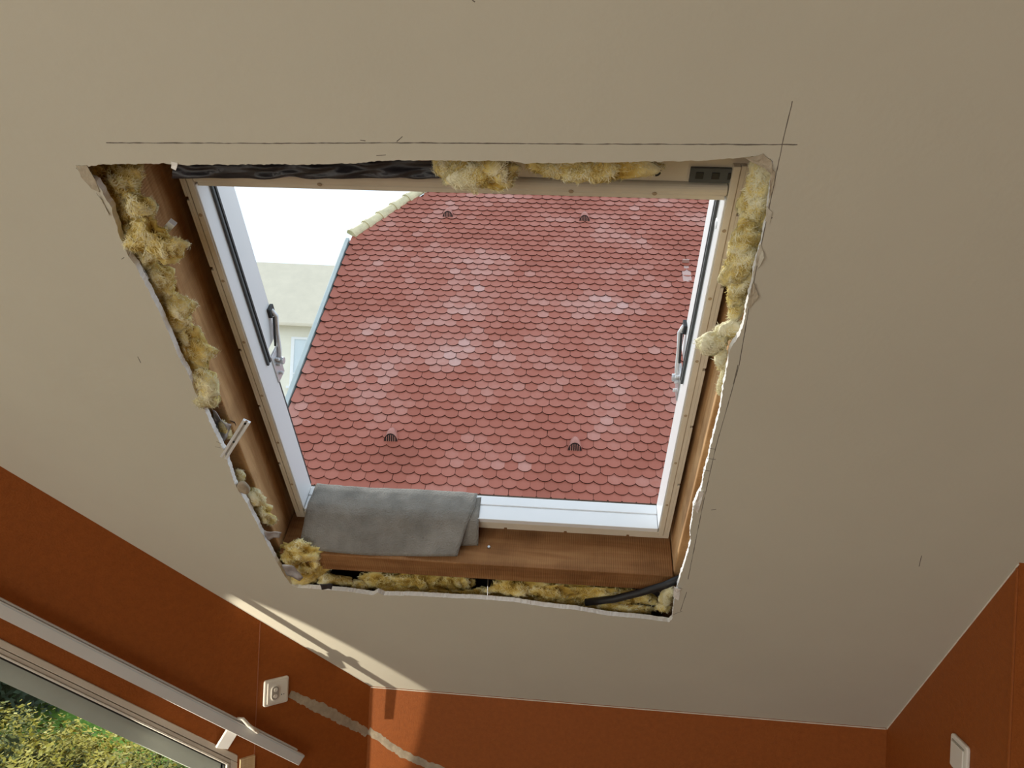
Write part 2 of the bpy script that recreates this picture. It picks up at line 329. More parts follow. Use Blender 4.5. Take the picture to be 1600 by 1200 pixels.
# vertical wallpaper joint and the caulk bead along the ceiling line
s_a = wall_uv((403, 1050))[0]; rake = lambda a: ZK + (aK - a) * 0.7391487
mb = MB().box((s_a - 0.0011, 0.01, -0.0002), (s_a + 0.0011, rake(s_a) - 0.004, 0.0012)); mb.build('wallpaper_seam', M['seam'], gable)
def strip(pts, wd, z, seed, jit=0.25):                        # ragged flat band along a polyline in local xy, slightly domed
    rnd = random.Random(seed); m = MB(); row = []
    pts = loop_refine(pts, 0.006, 0.0, seed, False); n = len(pts)
    for i, p in enumerate(pts):
        a = Vector((*pts[max(0, i - 1)], 0)); b = Vector((*pts[min(n - 1, i + 1)], 0)); d = (b - a).normalized(); q = Vector((-d.y, d.x, 0)); t = i / (n - 1)
        ww = wd(t) if callable(wd) else wd
        l = ww * (1 + jit * noise.noise(Vector((i * 0.21, seed, 0))) + jit * rnd.uniform(-0.4, 0.4)); r = ww * (1 + jit * noise.noise(Vector((i * 0.21, seed, 9))) + jit * rnd.uniform(-0.4, 0.4))
        P = Vector((*p, 0)); row.append((P + q * l, P, P - q * r))
    vs = []; fs = []
    for i, (l, c, r) in enumerate(row):
        vs += [(l.x, l.y, z * 0.1), (c.x, c.y, z), (r.x, r.y, z * 0.1)]
        if i: b = i * 3; fs += [(b - 3, b, b + 1, b - 2), (b - 2, b + 1, b + 2, b - 1)]
    return m.add(vs, fs)
ch = [wall_uv(p) for p in [(452, 1084), (478, 1096), (520, 1116), (548, 1131)]] + [(aK - 0.001, wall_uv((572, 1146))[1])]
o = strip(ch, lambda t: 0.009 + 0.007 * math.sin(min(1, t * 1.3) * 2.6), 0.003, 5, 0.35).build('filler_patch', M['filler'], gable, smooth=True); o['label'] = 'grey filler smeared over a cable chase'
# same chase continues on the knee wall
mki = MK.inverted()
def knee_uv(p):
    n = (MK.to_3x3() @ Vector((0, 0, 1))).normalized(); d = n.dot(MK.translation - EYE); q = mki @ plane_hit(p, n, d); return (q.x, q.y)
LKN = (Vector((KA.x, KA.y)) - Vector((XR, KB.y))).length
kp = [(LKN - 0.001, knee_uv((575, 1142))[1])] + [knee_uv(p) for p in [(592, 1152), (615, 1170), (650, 1188), (690, 1203), (760, 1236), (850, 1290), (960, 1370)]]
m = strip(kp, lambda t: 0.013 - 0.003 * t, 0.003, 8, 0.4)
for v in m.v: v.z = -v.z
o = m.build('filler_patch', M['filler'], wall_knee, smooth=True); o['label'] = 'grey filler smeared over a cable chase'
mb = MB().tube([(0.004, KB.z - 0.003, -0.001), (LKN - 0.004, KA.z - 0.003, -0.0006)], 0.0017, 6); mb.build('caulk_bead', M['caulk'], wall_knee)
LR = KB.y - YR
mb = MB().tube([(0.0, 1.6 + D - YR - 0.003, -0.001), (LR, KB.z - 0.003, -0.0006)], 0.0017, 6); mb.build('caulk_bead', M['caulk'], wall_right)
mb = MB().tube([(0.002, 0.01, -0.002), (0.002, 1.6 + D - YR - 0.012, -0.002)], 0.003, 6); mb.build('corner_bead', M['orange'], wall_right)

# ------------------------------------------------------------------ pencil lines and torn paper on the ceiling
def pencil(pts, wd, seed, jit=0.5):
    m = strip([ceil_uv(p) for p in pts], wd, 0.0004, seed, jit)
    for v in m.v: v.z = -v.z
    return m.build('pencil_line', M['pencil'], ceiling)
pencil([(166, 223), (420, 224), (640, 223), (900, 225), (1246, 226)], 0.00075, 11, 1.1)
pencil([(1238, 158), (1228, 200), (1213, 270), (1188, 390), (1172, 470), (1155, 570), (1138, 630), (1118, 700), (1098, 790), (1075, 905)], 0.0006, 12, 1.0)
for i, p in enumerate([[(620, 221), (629, 213)], [(588, 243), (603, 242)], [(563, 219), (571, 220)], [(1440, 868), (1436, 885)], [(1111, 797), (1119, 796)], [(215, 557), (220, 567)], [(738, 0), (742, 3)],
                       [(1195, 345), (1207, 340)], [(1146, 600), (1153, 570)], [(1063, 955), (1073, 925)], [(1052, 960), (1066, 955)], [(190, 405), (194, 402)], [(1108, 700), (1117, 702)], [(1104, 716), (1118, 718)], [(338, 690), (346, 693)],
                       [(336, 698), (345, 700)], [(1098, 734), (1109, 736)]]):
    pencil(p, 0.0007, 30 + i, 0.6)
def flake(pts, seed, lift=0.006, mt='paper'):
    rnd = random.Random(seed); q = [ceil_uv(p) for p in pts]; cxm = sum(p[0] for p in q) / len(q); cym = sum(p[1] for p in q) / len(q)
    q = loop_refine(q, 0.004, 0.0007, seed); n = len(q); vs = [(p[0], p[1], -0.0004 - lift * max(0, noise.noise(Vector((p[0] * 40, p[1] * 40, seed))))) for p in q]
    vs2 = [(v[0], v[1], v[2] - 0.0009) for v in vs]
    m = MB().add(vs + vs2 + [(cxm, cym, -0.0005), (cxm, cym, -0.0016)], [(i, (i + 1) % n, 2 * n) for i in range(n)] + [(n + (i + 1) % n, n + i, 2 * n + 1) for i in range(n)] + [(i, n + i, n + (i + 1) % n, (i + 1) % n) for i in range(n)])
    o = m.build('paper_flake', M[mt], ceiling); o['label'] = 'torn flake of plasterboard paper'
for i, (p, mt) in enumerate([([(1165, 246), (1192, 240), (1206, 252), (1206, 272), (1195, 262), (1180, 254)], 'paper'), ([(1205, 262), (1211, 268), (1206, 300), (1201, 310)], 'paper'),
                   ([(1198, 322), (1206, 330), (1203, 348), (1195, 345)], 'ceiling'), ([(1176, 440), (1185, 460), (1170, 482), (1168, 470)], 'paper'), ([(1188, 380), (1194, 400), (1184, 418), (1180, 405)], 'ceiling'),
                   ([(119, 258), (136, 258), (150, 282), (156, 300), (143, 294), (128, 276)], 'paper'), ([(268, 252), (278, 254), (276, 264), (268, 262)], 'gypsum'), ([(1053, 915), (1064, 918), (1060, 938), (1052, 932)], 'gypsum'),
                   ([(152, 300), (160, 312), (172, 335), (166, 332)], 'ceiling'), ([(1092, 765), (1100, 768), (1090, 800), (1084, 792)], 'gypsum')]):
    flake(p, 50 + i, mt=mt)

# ------------------------------------------------------------------ roof build-up above the plasterboard
fx0, fx1, fs0, fs1 = -0.664, 0.279, -1.535, -0.545          # roof window frame, outer
ox0, ox1, os0, os1 = -0.640, 0.252, -1.497, -0.603          # clear opening
mi = M_ROOF.inverted()
def to_roof(x, y): q = mi @ Vector((x, y, 1.6 + D - y)); return (q.x / K, q.y / K)
ol = [to_roof(KA.x + 0.02, KA.y), to_roof(XR, KB.y), to_roof(XR, YR), to_roof(3.0, YR), to_roof(3.0, YT), to_roof(*wall_xy(aT))]
deck = MB().slab([(a * K, b * K) for a, b in ol], [[(fx0 * K, fs0 * K), (fx1 * K, fs0 * K), (fx1 * K, fs1 * K), (fx0 * K, fs1 * K)]], (C0 + 0.232) * K, (C0 + 0.262) * K, 0, 0)
n = len(ol)
deck.add([(a * K, b * K, (C0 + 0.25) * K) for a, b in ol] + [mi @ (M_CEIL @ Vector((*q_, 0.006))) for q_ in outline], [(i, (i + 1) % n, n + (i + 1) % n, n + i) for i in range(n)])
deck = tag(deck.build('roof_sheathing', M['dark'], mtx=M_ROOF), 'dark roof boarding seen in the gap around the window frame', 'roof', kind='structure')
def beam(name, a, b, m, label, bev=0.003):
    return tag(MB().rbox(a, b).build(name, M[m], mtx=M_ROOF, bevel=bev), label, 'beam')
beam('rafter', (-0.780, -1.95, 0.078), (-0.690, -0.30, 0.230), 'rafter', 'wide brown rafter along the left side of the roof window')
beam('rafter', (0.290, -1.95, 0.078), (0.38, -0.30, 0.230), 'rafter', 'sunlit orange-brown rafter along the right side of the roof window')
beam('trimmer', (-0.688, -1.625, 0.064), (0.288, -1.560, 0.230), 'trimmer', 'sawn brown cross beam beneath the lower edge of the roof window')
beam('batten', (-0.63, -0.548, 0.105), (-0.155, -0.475, 0.150), 'batten', 'rough brown batten above the upper edge of the roof window', 0.004)
# a side board closing the bay left of the left rafter
beam('bay_board', (-1.05, -1.9, 0.150), (-0.782, -0.3, 0.165), 'dark', 'dark board closing the bay left of the rafter', 0)
beam('bay_board', (-0.688, -2.05, 0.150), (0.288, -1.66, 0.165), 'dark', 'dark board closing the bay below the cross beam', 0)
o = MB().tube([RL(-0.15, -1.60, 0.064), RL(-0.15, -1.606, 0.060)], 0.0055, 10)

# ------------------------------------------------------------------ roof window (sash taken out)
W1 = empty('window_1', M_ROOF, RL(-0.19, fs0, 0.15), 'white roof window frame without its sash, open to the tiled roof opposite', 'window', kind='structure')
def wpart(name, boxes, m, bev=0.0015, parent=W1):
    mb_ = MB()
    for a, b in boxes: mb_.rbox(a, b)
    return mb_.build(name, M[m], parent, bevel=bev)
def notched(a0_, a1_, cuts, gap=0.007):
    out = []; p = a0_
    for c in sorted(cuts): out.append((p, c - gap / 2)); p = c + gap / 2
    return out + [(p, a1_)]
cutL = [-0.63, -0.775, -0.974, -1.136, -1.327]; cutB = [-0.43, -0.278, -0.126, 0.024, 0.179]
for side in (-1, 1):
    o_, i_ = (fx0, ox0) if side < 0 else (fx1, ox1)
    mid = o_ + (i_ - o_) * 0.50
    X = lambda a, b: (min(a, b), max(a, b))
    xa, xb = X(o_, mid - side * 0.0 )
    xm = xa + (xb - xa) * 0.45 if side < 0 else xb - (xb - xa) * 0.45
    wpart('edge_strip', [((min(xm, i_ + side * 0.013), fs0, 0.156), (max(xm, i_ + side * 0.013), fs1, 0.176))], 'beige', 0.0008)
    xe, xf = (xa, xm) if side < 0 else (xm, xb)
    for (p, q) in notched(fs0, fs1, cutL): wpart('edge_strip', [((xe, p, 0.1562), (xf, q, 0.176))], 'beige', 0.0008)
    xa, xb = X(mid - (-side) * -0.0012, i_); wpart('inner_strip', [((xa, fs0 + 0.012, 0.1535), (xb - (0 if side > 0 else 0.0), fs1 + 0.0, 0.180))], 'beige')
    xa, xb = X(o_ - side * 0.002, i_)
    wpart('jamb', [((xa, fs0 + 0.002, 0.1805), (xb, fs1, 0.226))], 'white')
    xa, xb = X(o_, i_); wpart('side_lining', [((xa, -1.035, 0.2265), (xb - 0.0, os1 + 0.02, 0.292))], 'white', 0.003)
    # white inner face reaching forward to the plastic strip
    xa, xb = X(i_, i_ - side * 0.0025); wpart('jamb_face', [((xa, os0, 0.1560), (xb, os1, 0.2262))], 'white', 0.0008)
    xa, xb = X(i_ - side * 0.0026, i_ - side * 0.0075)
    g = wpart('gasket', [((xa, -1.052, 0.197), (xb, os1, 0.2035))], 'gasket', 0.001); wpart('gasket', [((xa, -1.052, 0.2075), (xb, os1, 0.214))], 'black', 0.001)
    xa, xb = X(i_ - side * 0.0005, o_); wpart('outer_seal', [((xa, os0 + 0.004, 0.2268), (xb, -1.06, 0.236))], 'black', 0.001)
# sill
for (p, q) in notched(fx0, fx1, cutB): wpart('edge_strip', [((p, fs0, 0.1555), (q, fs0 + 0.006, 0.1755))], 'beige', 0.0008)
wpart('edge_strip', [((fx0, fs0 + 0.006, 0.1554), (fx1, fs0 + 0.0235, 0.1755))], 'beige', 0.0008)
wpart('sill', [((ox0, fs0 + 0.004, 0.181), (ox1, os0 - 0.0026, 0.226))], 'white')
wpart('sill_face', [((ox0 + 0.003, os0 - 0.0135, 0.155), (ox1 - 0.003, os0, 0.196)), ((ox0 + 0.003, os0 - 0.0135, 0.196), (ox1 - 0.003, os0 - 0.003, 0.199)), ((ox0 + 0.003, os0 - 0.0135, 0.199), (ox1 - 0.003, os0 + 0.0015, 0.2262))], 'white', 0.001)
# head: rounded cream profile, then the dark casing with slot and lock plate
mb = MB(); prof = []
for k in range(9):
    a = math.pi * k / 8; prof.append((os1 + 0.0135 - 0.010 * math.cos(a), 0.162 - 0.009 * math.sin(a)))
prof += [(os1 + 0.0235, 0.21), (os1 + 0.0035, 0.21)]
q0, q1 = ox0 + 0.002, ox1 - 0.002
vs = [RL(q0, s, h) for s, h in prof] + [RL(q1, s, h) for s, h in prof]; k = len(prof)
mb.add(vs, [tuple(range(k)), tuple(range(k, 2 * k))[::-1]] + [(i, (i + 1) % k, k + (i + 1) % k, k + i) for i in range(k)])
mb.build('head_profile', M['beige'], W1)
wpart('head_lip', [((q0, os1 - 0.006, 0.163), (q1, os1 + 0.0035, 0.214))], 'beige')
wpart('head_casing', [((fx0, os1 + 0.024, 0.166), (fx1, fs1 + 0.045, 0.226))], 'beige')
wpart('lock_plate', [((0.188, -0.577, 0.160), (0.270, -0.552, 0.1655)), ], 'gasket', 0.0005)
for xx in (0.197, 0.222, 0.247): wpart('lock_slot', [((xx, -0.570, 0.1585), (xx + 0.012, -0.559, 0.1598))], 'black', 0.0005)
def disc(c, nrm, r, th, m, name='screw_plug', parent=W1, n=14, sx=1.0):
    c = Vector(c); nrm = Vector(nrm); u = nrm.orthogonal().normalized(); v = nrm.cross(u)
    ring = [(u * math.cos(2 * math.pi * i / n) * sx + v * math.sin(2 * math.pi * i / n)) * r for i in range(n)]
    mb_ = MB().add([c + p for p in ring] + [c + p * 0.85 + nrm * th for p in ring], [tuple(range(n)), tuple(range(n, 2 * n))] + [(i, (i + 1) % n, n + (i + 1) % n, n + i) for i in range(n)])
    return mb_.build(name, M[m], parent)
for ss in (-0.66, -0.80, -0.95, -1.10, -1.25, -1.40):
    for xx in (ox0 - 0.006, ox1 + 0.006): disc(RL(xx, ss, 0.1533), (0, 0, -1), 0.0035, 0.001, 'plug')
for xx in (-0.42, -0.18, 0.00, 0.135): disc(RL(xx, os1 + 0.008, 0.1535), (0, -0.4, -1), 0.0042, 0.001, 'plug')
disc(RL(0.135, -0.563, 0.166), (0, 0, -1), 0.0085, 0.0008, 'black', 'bolt_hole')
disc(RL(ox1 - 0.0026, -0.665, 0.185), (-1, 0, 0), 0.010, 0.001, 'galv', 'cover_cap'); disc(RL(ox1 - 0.0026, -0.665, 0.185) + Vector((-0.0011, 0, 0)), (-1, 0, 0), 0.007, 0.0005, 'white', 'cover_cap')
# pivot hinges half way up each side
for side in (-1, 1):
    xi = ox0 if side < 0 else ox1; d_ = -side
    h = MB().tube([RL(xi + d_ * 0.006, -0.965, 0.282), RL(xi + d_ * 0.010, -0.985, 0.286), RL(xi + d_ * 0.008, -1.02, 0.274), RL(xi + d_ * 0.008, -1.06, 0.262), RL(xi + d_ * 0.006, -1.085, 0.246)], [0.0045, 0.006, 0.0055, 0.005, 0.006], 8)
    hp = h.build('hinge', M['galv'], W1, smooth=True); hp['label'] = 'worn metal pivot hinge'
    m2 = MB().rbox((min(xi, xi + d_ * 0.005), -1.125, 0.222), (max(xi, xi + d_ * 0.005), -1.05, 0.262)); m2.tube([RL(xi, -1.082, 0.250), RL(xi + d_ * 0.017, -1.082, 0.250)], 0.009, 8); m2.build('hinge_plate', M['steel'], hp, bevel=0.001)
    m3 = MB().rbox((min(xi, xi + d_ * 0.007), -0.980, 0.272), (max(xi, xi + d_ * 0.007), -0.958, 0.294)); m3.tube([RL(xi + d_ * 0.009, -0.98, 0.276), RL(xi + d_ * 0.007, -1.04, 0.250)], 0.0028, 6); m3.build('hinge_slot', M['black'], hp)
    m4 = MB()
    for ss in (-1.07, -1.085, -1.11): m4.tube([RL(xi + d_ * 0.004, ss, 0.240), RL(xi + d_ * 0.012, ss, 0.240)], 0.004, 8)
    m4.build('rivet', M['galv'], hp)

# ------------------------------------------------------------------ felt mat over the sill
def drape(name, x0, x1, prof, label, seed, slant=0.0, flare=0.0, thick=0.006):
    nx = 46; pts = []
    for i in range(len(prof) - 1):
        a, b = prof[i], prof[i + 1]; L = math.hypot(b[0] - a[0], b[1] - a[1]); k = max(1, int(L / 0.006))
        pts += [(a[0] + (b[0] - a[0]) * j / k, a[1] + (b[1] - a[1]) * j / k) for j in range(k)]
    pts.append(prof[-1]); ns = len(pts); rows = []
    for side in (0, 1):
        for j, (s, h) in enumerate(pts):
            a = pts[max(0, j - 1)]; b = pts[min(ns - 1, j + 1)]; tx, ty = b[0] - a[0], b[1] - a[1]; L = math.hypot(tx, ty) or 1; nx_, ny_ = ty / L, -tx / L
            t = j / (ns - 1); lo = max(0, (t - 0.55) / 0.45)
            for i in range(nx + 1):
                f_ = i / nx; x = x0 + (x1 - x0) * f_ + slant * lo * (1 - 0.3 * f_) + flare * lo * f_
                w_ = 0.010 * noise.noise(Vector((x * 7, t * 2.2, seed))) * (0.25 + lo) + 0.0022 * noise.noise(Vector((x * 38, t * 9, seed)))
                sag = lo * (0.012 * math.sin(f_ * 3.0 + 0.6) + 0.010 * f_)
                off = thick * (1 if side else 0) + max(-0.002, w_)
                rows.append(RL(x, s + nx_ * off - sag * 0.73, h + ny_ * off - sag * 0.68))
    W_ = nx + 1; N_ = ns * W_; fs = []
    for j in range(ns - 1):
        for i in range(nx):
            a = j * W_ + i; fs += [(a, a + 1, a + W_ + 1, a + W_), (N_ + a + W_, N_ + a + W_ + 1, N_ + a + 1, N_ + a)]
    mi_ = [0] * len(fs); e = []
    for i in range(nx): e += [(i, N_ + i, N_ + i + 1, i + 1), ((ns - 1) * W_ + i + 1, N_ + (ns - 1) * W_ + i + 1, N_ + (ns - 1) * W_ + i, (ns - 1) * W_ + i)]
    for j in range(ns - 1): e += [(j * W_, (j + 1) * W_, N_ + (j + 1) * W_, N_ + j * W_), ((j + 1) * W_ + nx, j * W_ + nx, N_ + j * W_ + nx, N_ + (j + 1) * W_ + nx)]
    mb_ = MB().add(rows, fs); mb_.add([], []); mb_.f += e; mb_.m += [1] * len(e)
    o = mb_.build(name, [M['felt'], M['felt_edge']], None, M_ROOF, smooth=True)
    return o
P1 = [(-1.60, 0.245), (-1.52, 0.242), (-1.494, 0.233), (-1.488, 0.215), (-1.486, 0.165), (-1.492, 0.148), (-1.520, 0.112), (-1.546, 0.080)]
P2 = [(-1.60, 0.238), (-1.52, 0.235), (-1.497, 0.227), (-1.493, 0.212), (-1.491, 0.165), (-1.496, 0.150), (-1.520, 0.126), (-1.540, 0.108)]
def flip(pr): return pr
mat_ = drape('felt_mat', -0.625, -0.205, P1, '', 3, slant=-0.012, flare=-0.026)
tag(mat_, 'grey felt mat, upper fold, hanging over the left of the window sill', 'mat', 'folded felt mat')
mat2 = drape('felt_mat', -0.600, -0.193, P2, '', 9, slant=0.0, flare=0.002, thick=0.004)
tag(mat2, 'narrow grey felt layer showing beneath the right edge of the mat', 'mat', 'folded felt mat')

# ------------------------------------------------------------------ mineral wool
ICO = None
def wool(lobes, label, seed, fib=260, tint=0.5, name='mineral_wool'):
    """lobes: (pixel, height layer, radius along x, along slope, depth, turn)"""
    global ICO
    if ICO is None:
        bm = bmesh.new(); bmesh.ops.create_icosphere(bm, subdivisions=4, radius=1); bm.verts.ensure_lookup_table()
        ICO = ([v.co.copy() for v in bm.verts], [tuple(v.index for v in f.verts) for f in bm.faces]); bm.free()
    rnd = random.Random(seed); mb_ = MB(); mb_.t = []; nn = noise.noise
    for (p, h, rx, rs, rh, turn) in lobes:
        x, s = RH(p, h); c = RL(x, s, h); rx *= 1.22; rs *= 1.22; rh *= 1.1; ca, sa = math.cos(turn), math.sin(turn); o_ = Vector((rnd.uniform(0, 50), rnd.uniform(0, 50), rnd.uniform(0, 50)))
        def shape(v):
            q = Vector((v.x * rx, v.y * rs, v.z * rh))
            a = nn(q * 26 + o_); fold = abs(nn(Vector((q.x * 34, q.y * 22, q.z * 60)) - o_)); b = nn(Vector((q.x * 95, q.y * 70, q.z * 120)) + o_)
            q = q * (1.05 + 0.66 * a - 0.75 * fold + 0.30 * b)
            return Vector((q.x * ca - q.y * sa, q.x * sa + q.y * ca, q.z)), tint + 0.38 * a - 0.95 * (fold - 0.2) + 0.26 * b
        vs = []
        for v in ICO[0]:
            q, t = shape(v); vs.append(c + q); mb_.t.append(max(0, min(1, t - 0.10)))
        mb_.add(vs, ICO[1])
        area_ = 12.6 * ((rx * rs) ** 1.6 / 3 + (rx * rh) ** 1.6 / 3 + (rs * rh) ** 1.6 / 3) ** (1 / 1.6)
        nf = int(min(3200, max(300, area_ * 340000)))
        V = []; F = []; base = len(mb_.v)
        for i in range(nf):
            d = Vector((rnd.gauss(0, 1), rnd.gauss(0, 1), rnd.gauss(0, 1))).normalized()
            if d.z > 0.5: d.z = -d.z
            q, t = shape(d); nrm = Vector((d.x / rx, d.y / rs, d.z / rh)).normalized(); nrm = Vector((nrm.x * ca - nrm.y * sa, nrm.x * sa + nrm.y * ca, nrm.z))
            fl = Vector((nn(q * 28 + o_), nn(q * 28 - o_), nn(q * 28 + o_ * 2))) + Vector((rnd.gauss(0, 1), rnd.gauss(0, 1), rnd.gauss(0, 1))) * 0.28
            fl = (fl - nrm * fl.dot(nrm)).normalized() if fl.length > 1e-6 else nrm.orthogonal()
            L = rnd.uniform(0.004, 0.011); lift = abs(rnd.gauss(0, 0.0008)) + (rnd.uniform(0.001, 0.004) if rnd.random() < 0.08 else 0)
            sd = nrm.cross(fl).normalized() * rnd.uniform(0.0003, 0.0007); p0 = c + q * 0.985; p1 = c + q + fl * L * 0.5 + nrm * lift * 0.7 - nrm * L * 0.06 + sd * rnd.uniform(-4, 4); p2 = c + q + fl * L + nrm * (lift * 1.6 - L * 0.22) + sd * rnd.uniform(-8, 8)
            k = base + len(V); V += [p0 - sd, p0 + sd, p1 + sd, p1 - sd, p2]; F += [(k, k + 1, k + 2, k + 3), (k + 3, k + 2, k + 4)]
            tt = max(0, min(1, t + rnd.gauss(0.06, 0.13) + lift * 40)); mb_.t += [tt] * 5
        mb_.v += V; mb_.f += F; mb_.m += [0] * len(F)
    o = mb_.build(name, M['wool'], None, M_ROOF, smooth=True)
    return tag(o, label, 'insulation', 'yellow mineral wool around the roof window')
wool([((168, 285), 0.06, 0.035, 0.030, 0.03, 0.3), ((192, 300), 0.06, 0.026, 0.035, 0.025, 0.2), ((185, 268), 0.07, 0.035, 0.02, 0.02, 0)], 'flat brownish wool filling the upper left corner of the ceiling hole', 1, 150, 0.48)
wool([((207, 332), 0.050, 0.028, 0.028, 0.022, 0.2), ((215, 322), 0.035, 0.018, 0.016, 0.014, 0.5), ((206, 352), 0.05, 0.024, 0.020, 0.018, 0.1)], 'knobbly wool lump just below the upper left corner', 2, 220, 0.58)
wool([((235, 372), 0.03, 0.036, 0.032, 0.024, -0.5), ((262, 386), 0.02, 0.027, 0.020, 0.018, -0.2), ((224, 393), 0.05, 0.024, 0.018, 0.018, 0)], 'large torn wool tuft bulging over the left rafter beside a metal clip', 3, 380, 0.56)
wool([((246, 440), 0.055, 0.034, 0.030, 0.018, 0.35), ((262, 478), 0.055, 0.036, 0.042, 0.018, 0.35), ((276, 505), 0.055, 0.030, 0.034, 0.016, 0.35)], 'long flat wool batt against the left rafter, middle of the left edge', 4, 260, 0.60)
wool([((292, 540), 0.055, 0.036, 0.050, 0.018, 0.35), ((300, 560), 0.055, 0.030, 0.030, 0.016, 0.35)], 'smooth wool batt tucked behind the left board edge, below the long one', 5, 120, 0.55)
wool([((312, 592), 0.045, 0.028, 0.028, 0.020, 0.2), ((322, 615), 0.04, 0.022, 0.022, 0.018, 0.2)], 'bright crumpled wool lump above the grey foil on the left edge', 6, 320, 0.70)
wool([((353, 672), 0.06, 0.008, 0.022, 0.010, 0.1)], 'thin wool wisp beside the white steel hanger', 16, 120, 0.72)
wool([((396, 780), 0.068, 0.024, 0.026, 0.018, 0.2), ((408, 804), 0.070, 0.027, 0.032, 0.016, 0.2), ((376, 745), 0.06, 0.010, 0.016, 0.010, 0.2)], 'pale wool lump low on the left edge beside a plaster disc', 7, 360, 0.70)
wool([((466, 866), 0.072, 0.050, 0.038, 0.024, 0.9), ((484, 886), 0.072, 0.052, 0.030, 0.022, 0.9), ((474, 903), 0.075, 0.026, 0.012, 0.014, -0.2)], 'big fanned wool tuft in the lower left corner of the hole', 8, 460, 0.50)
wool([((522, 905), 0.075, 0.040, 0.015, 0.014, -0.25), ((556, 914), 0.075, 0.034, 0.011, 0.012, -0.2)], 'greyish wool strip right of the fanned corner tuft', 9, 200, 0.62)
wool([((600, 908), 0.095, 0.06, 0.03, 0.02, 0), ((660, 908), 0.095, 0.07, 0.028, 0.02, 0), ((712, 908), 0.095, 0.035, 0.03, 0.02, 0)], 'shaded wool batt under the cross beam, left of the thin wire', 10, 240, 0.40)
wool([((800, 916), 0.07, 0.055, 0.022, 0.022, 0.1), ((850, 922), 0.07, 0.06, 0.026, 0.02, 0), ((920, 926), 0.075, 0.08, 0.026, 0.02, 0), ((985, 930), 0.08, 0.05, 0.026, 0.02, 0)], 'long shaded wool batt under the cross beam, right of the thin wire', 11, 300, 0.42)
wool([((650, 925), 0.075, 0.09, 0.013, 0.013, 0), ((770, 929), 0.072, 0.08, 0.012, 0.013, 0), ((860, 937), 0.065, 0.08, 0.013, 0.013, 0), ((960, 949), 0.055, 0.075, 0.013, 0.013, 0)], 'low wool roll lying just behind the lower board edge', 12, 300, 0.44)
wool([((1044, 932), 0.045, 0.014, 0.028, 0.013, -0.1), ((1036, 949), 0.045, 0.02, 0.013, 0.012, -0.1)], 'small pale wool tuft in the lower right corner of the hole', 13, 260, 0.70)
wool([((1184, 290), 0.05, 0.018, 0.040, 0.016, -0.1), ((1180, 330), 0.045, 0.016, 0.040, 0.016, -0.15), ((1168, 372), 0.03, 0.020, 0.032, 0.018, -0.2), ((1160, 412), 0.02, 0.022, 0.030, 0.020, -0.2), ((1156, 445), 0.03, 0.015, 0.034, 0.016, -0.15), ((1150, 478), 0.035, 0.010, 0.025, 0.012, -0.1)], 'long yellow wool strip down the upper right edge of the hole', 14, 420, 0.66)
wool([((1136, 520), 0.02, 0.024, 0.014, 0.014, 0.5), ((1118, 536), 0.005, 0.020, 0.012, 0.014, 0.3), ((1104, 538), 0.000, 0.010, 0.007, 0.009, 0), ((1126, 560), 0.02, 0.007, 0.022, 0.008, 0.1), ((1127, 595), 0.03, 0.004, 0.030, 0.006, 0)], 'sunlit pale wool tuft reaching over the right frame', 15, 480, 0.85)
wool([((738, 262), 0.05, 0.055, 0.020, 0.018, 0), ((760, 274), 0.045, 0.036, 0.020, 0.014, 0.1), ((705, 262), 0.055, 0.02, 0.018, 0.012, 0), ((738, 288), 0.04, 0.006, 0.012, 0.005, 0.2)], 'wool tuft hanging below the middle of the upper board edge', 17, 300, 0.66)
wool([((868, 262), 0.055, 0.040, 0.012, 0.012, 0), ((940, 266), 0.05, 0.050, 0.018, 0.014, 0.1), ((985, 262), 0.055, 0.045, 0.010, 0.010, 0.1)], 'thin torn wool along the right half of the upper board edge', 18, 300, 0.58)

# ------------------------------------------------------------------ scraps in the cavity
mb = MB(); nx, ns = 60, 8; vs = []
for j in range(ns + 1):
    for i in range(nx + 1):
        px = 272 + (690 - 272) * i / nx; x, s = RH((px, 250 + 24 * j / ns), 0.07); v = RL(x, s, 0.07 - 0.010 * j / ns + 0.012 * noise.noise(Vector((i * 0.17, j * 0.5, 2)))); vs.append(v)
for v in list(vs): vs.append(v + Vector((0, 0, 0.002)))
W_ = nx + 1; N_ = (ns + 1) * W_; fs = []
for j in range(ns):
    for i in range(nx): a = j * W_ + i; fs += [(a, a + 1, a + W_ + 1, a + W_), (N_ + a, N_ + a + W_, N_ + a + W_ + 1, N_ + a + 1)]
for i in range(nx): fs += [(ns * W_ + i, ns * W_ + i + 1, N_ + ns * W_ + i + 1, N_ + ns * W_ + i)]
tag(MB().add(vs, fs).build('membrane_sheet', M['membrane'], None, M_ROOF, smooth=True), 'crumpled black membrane along the left half of the upper board edge', 'membrane')
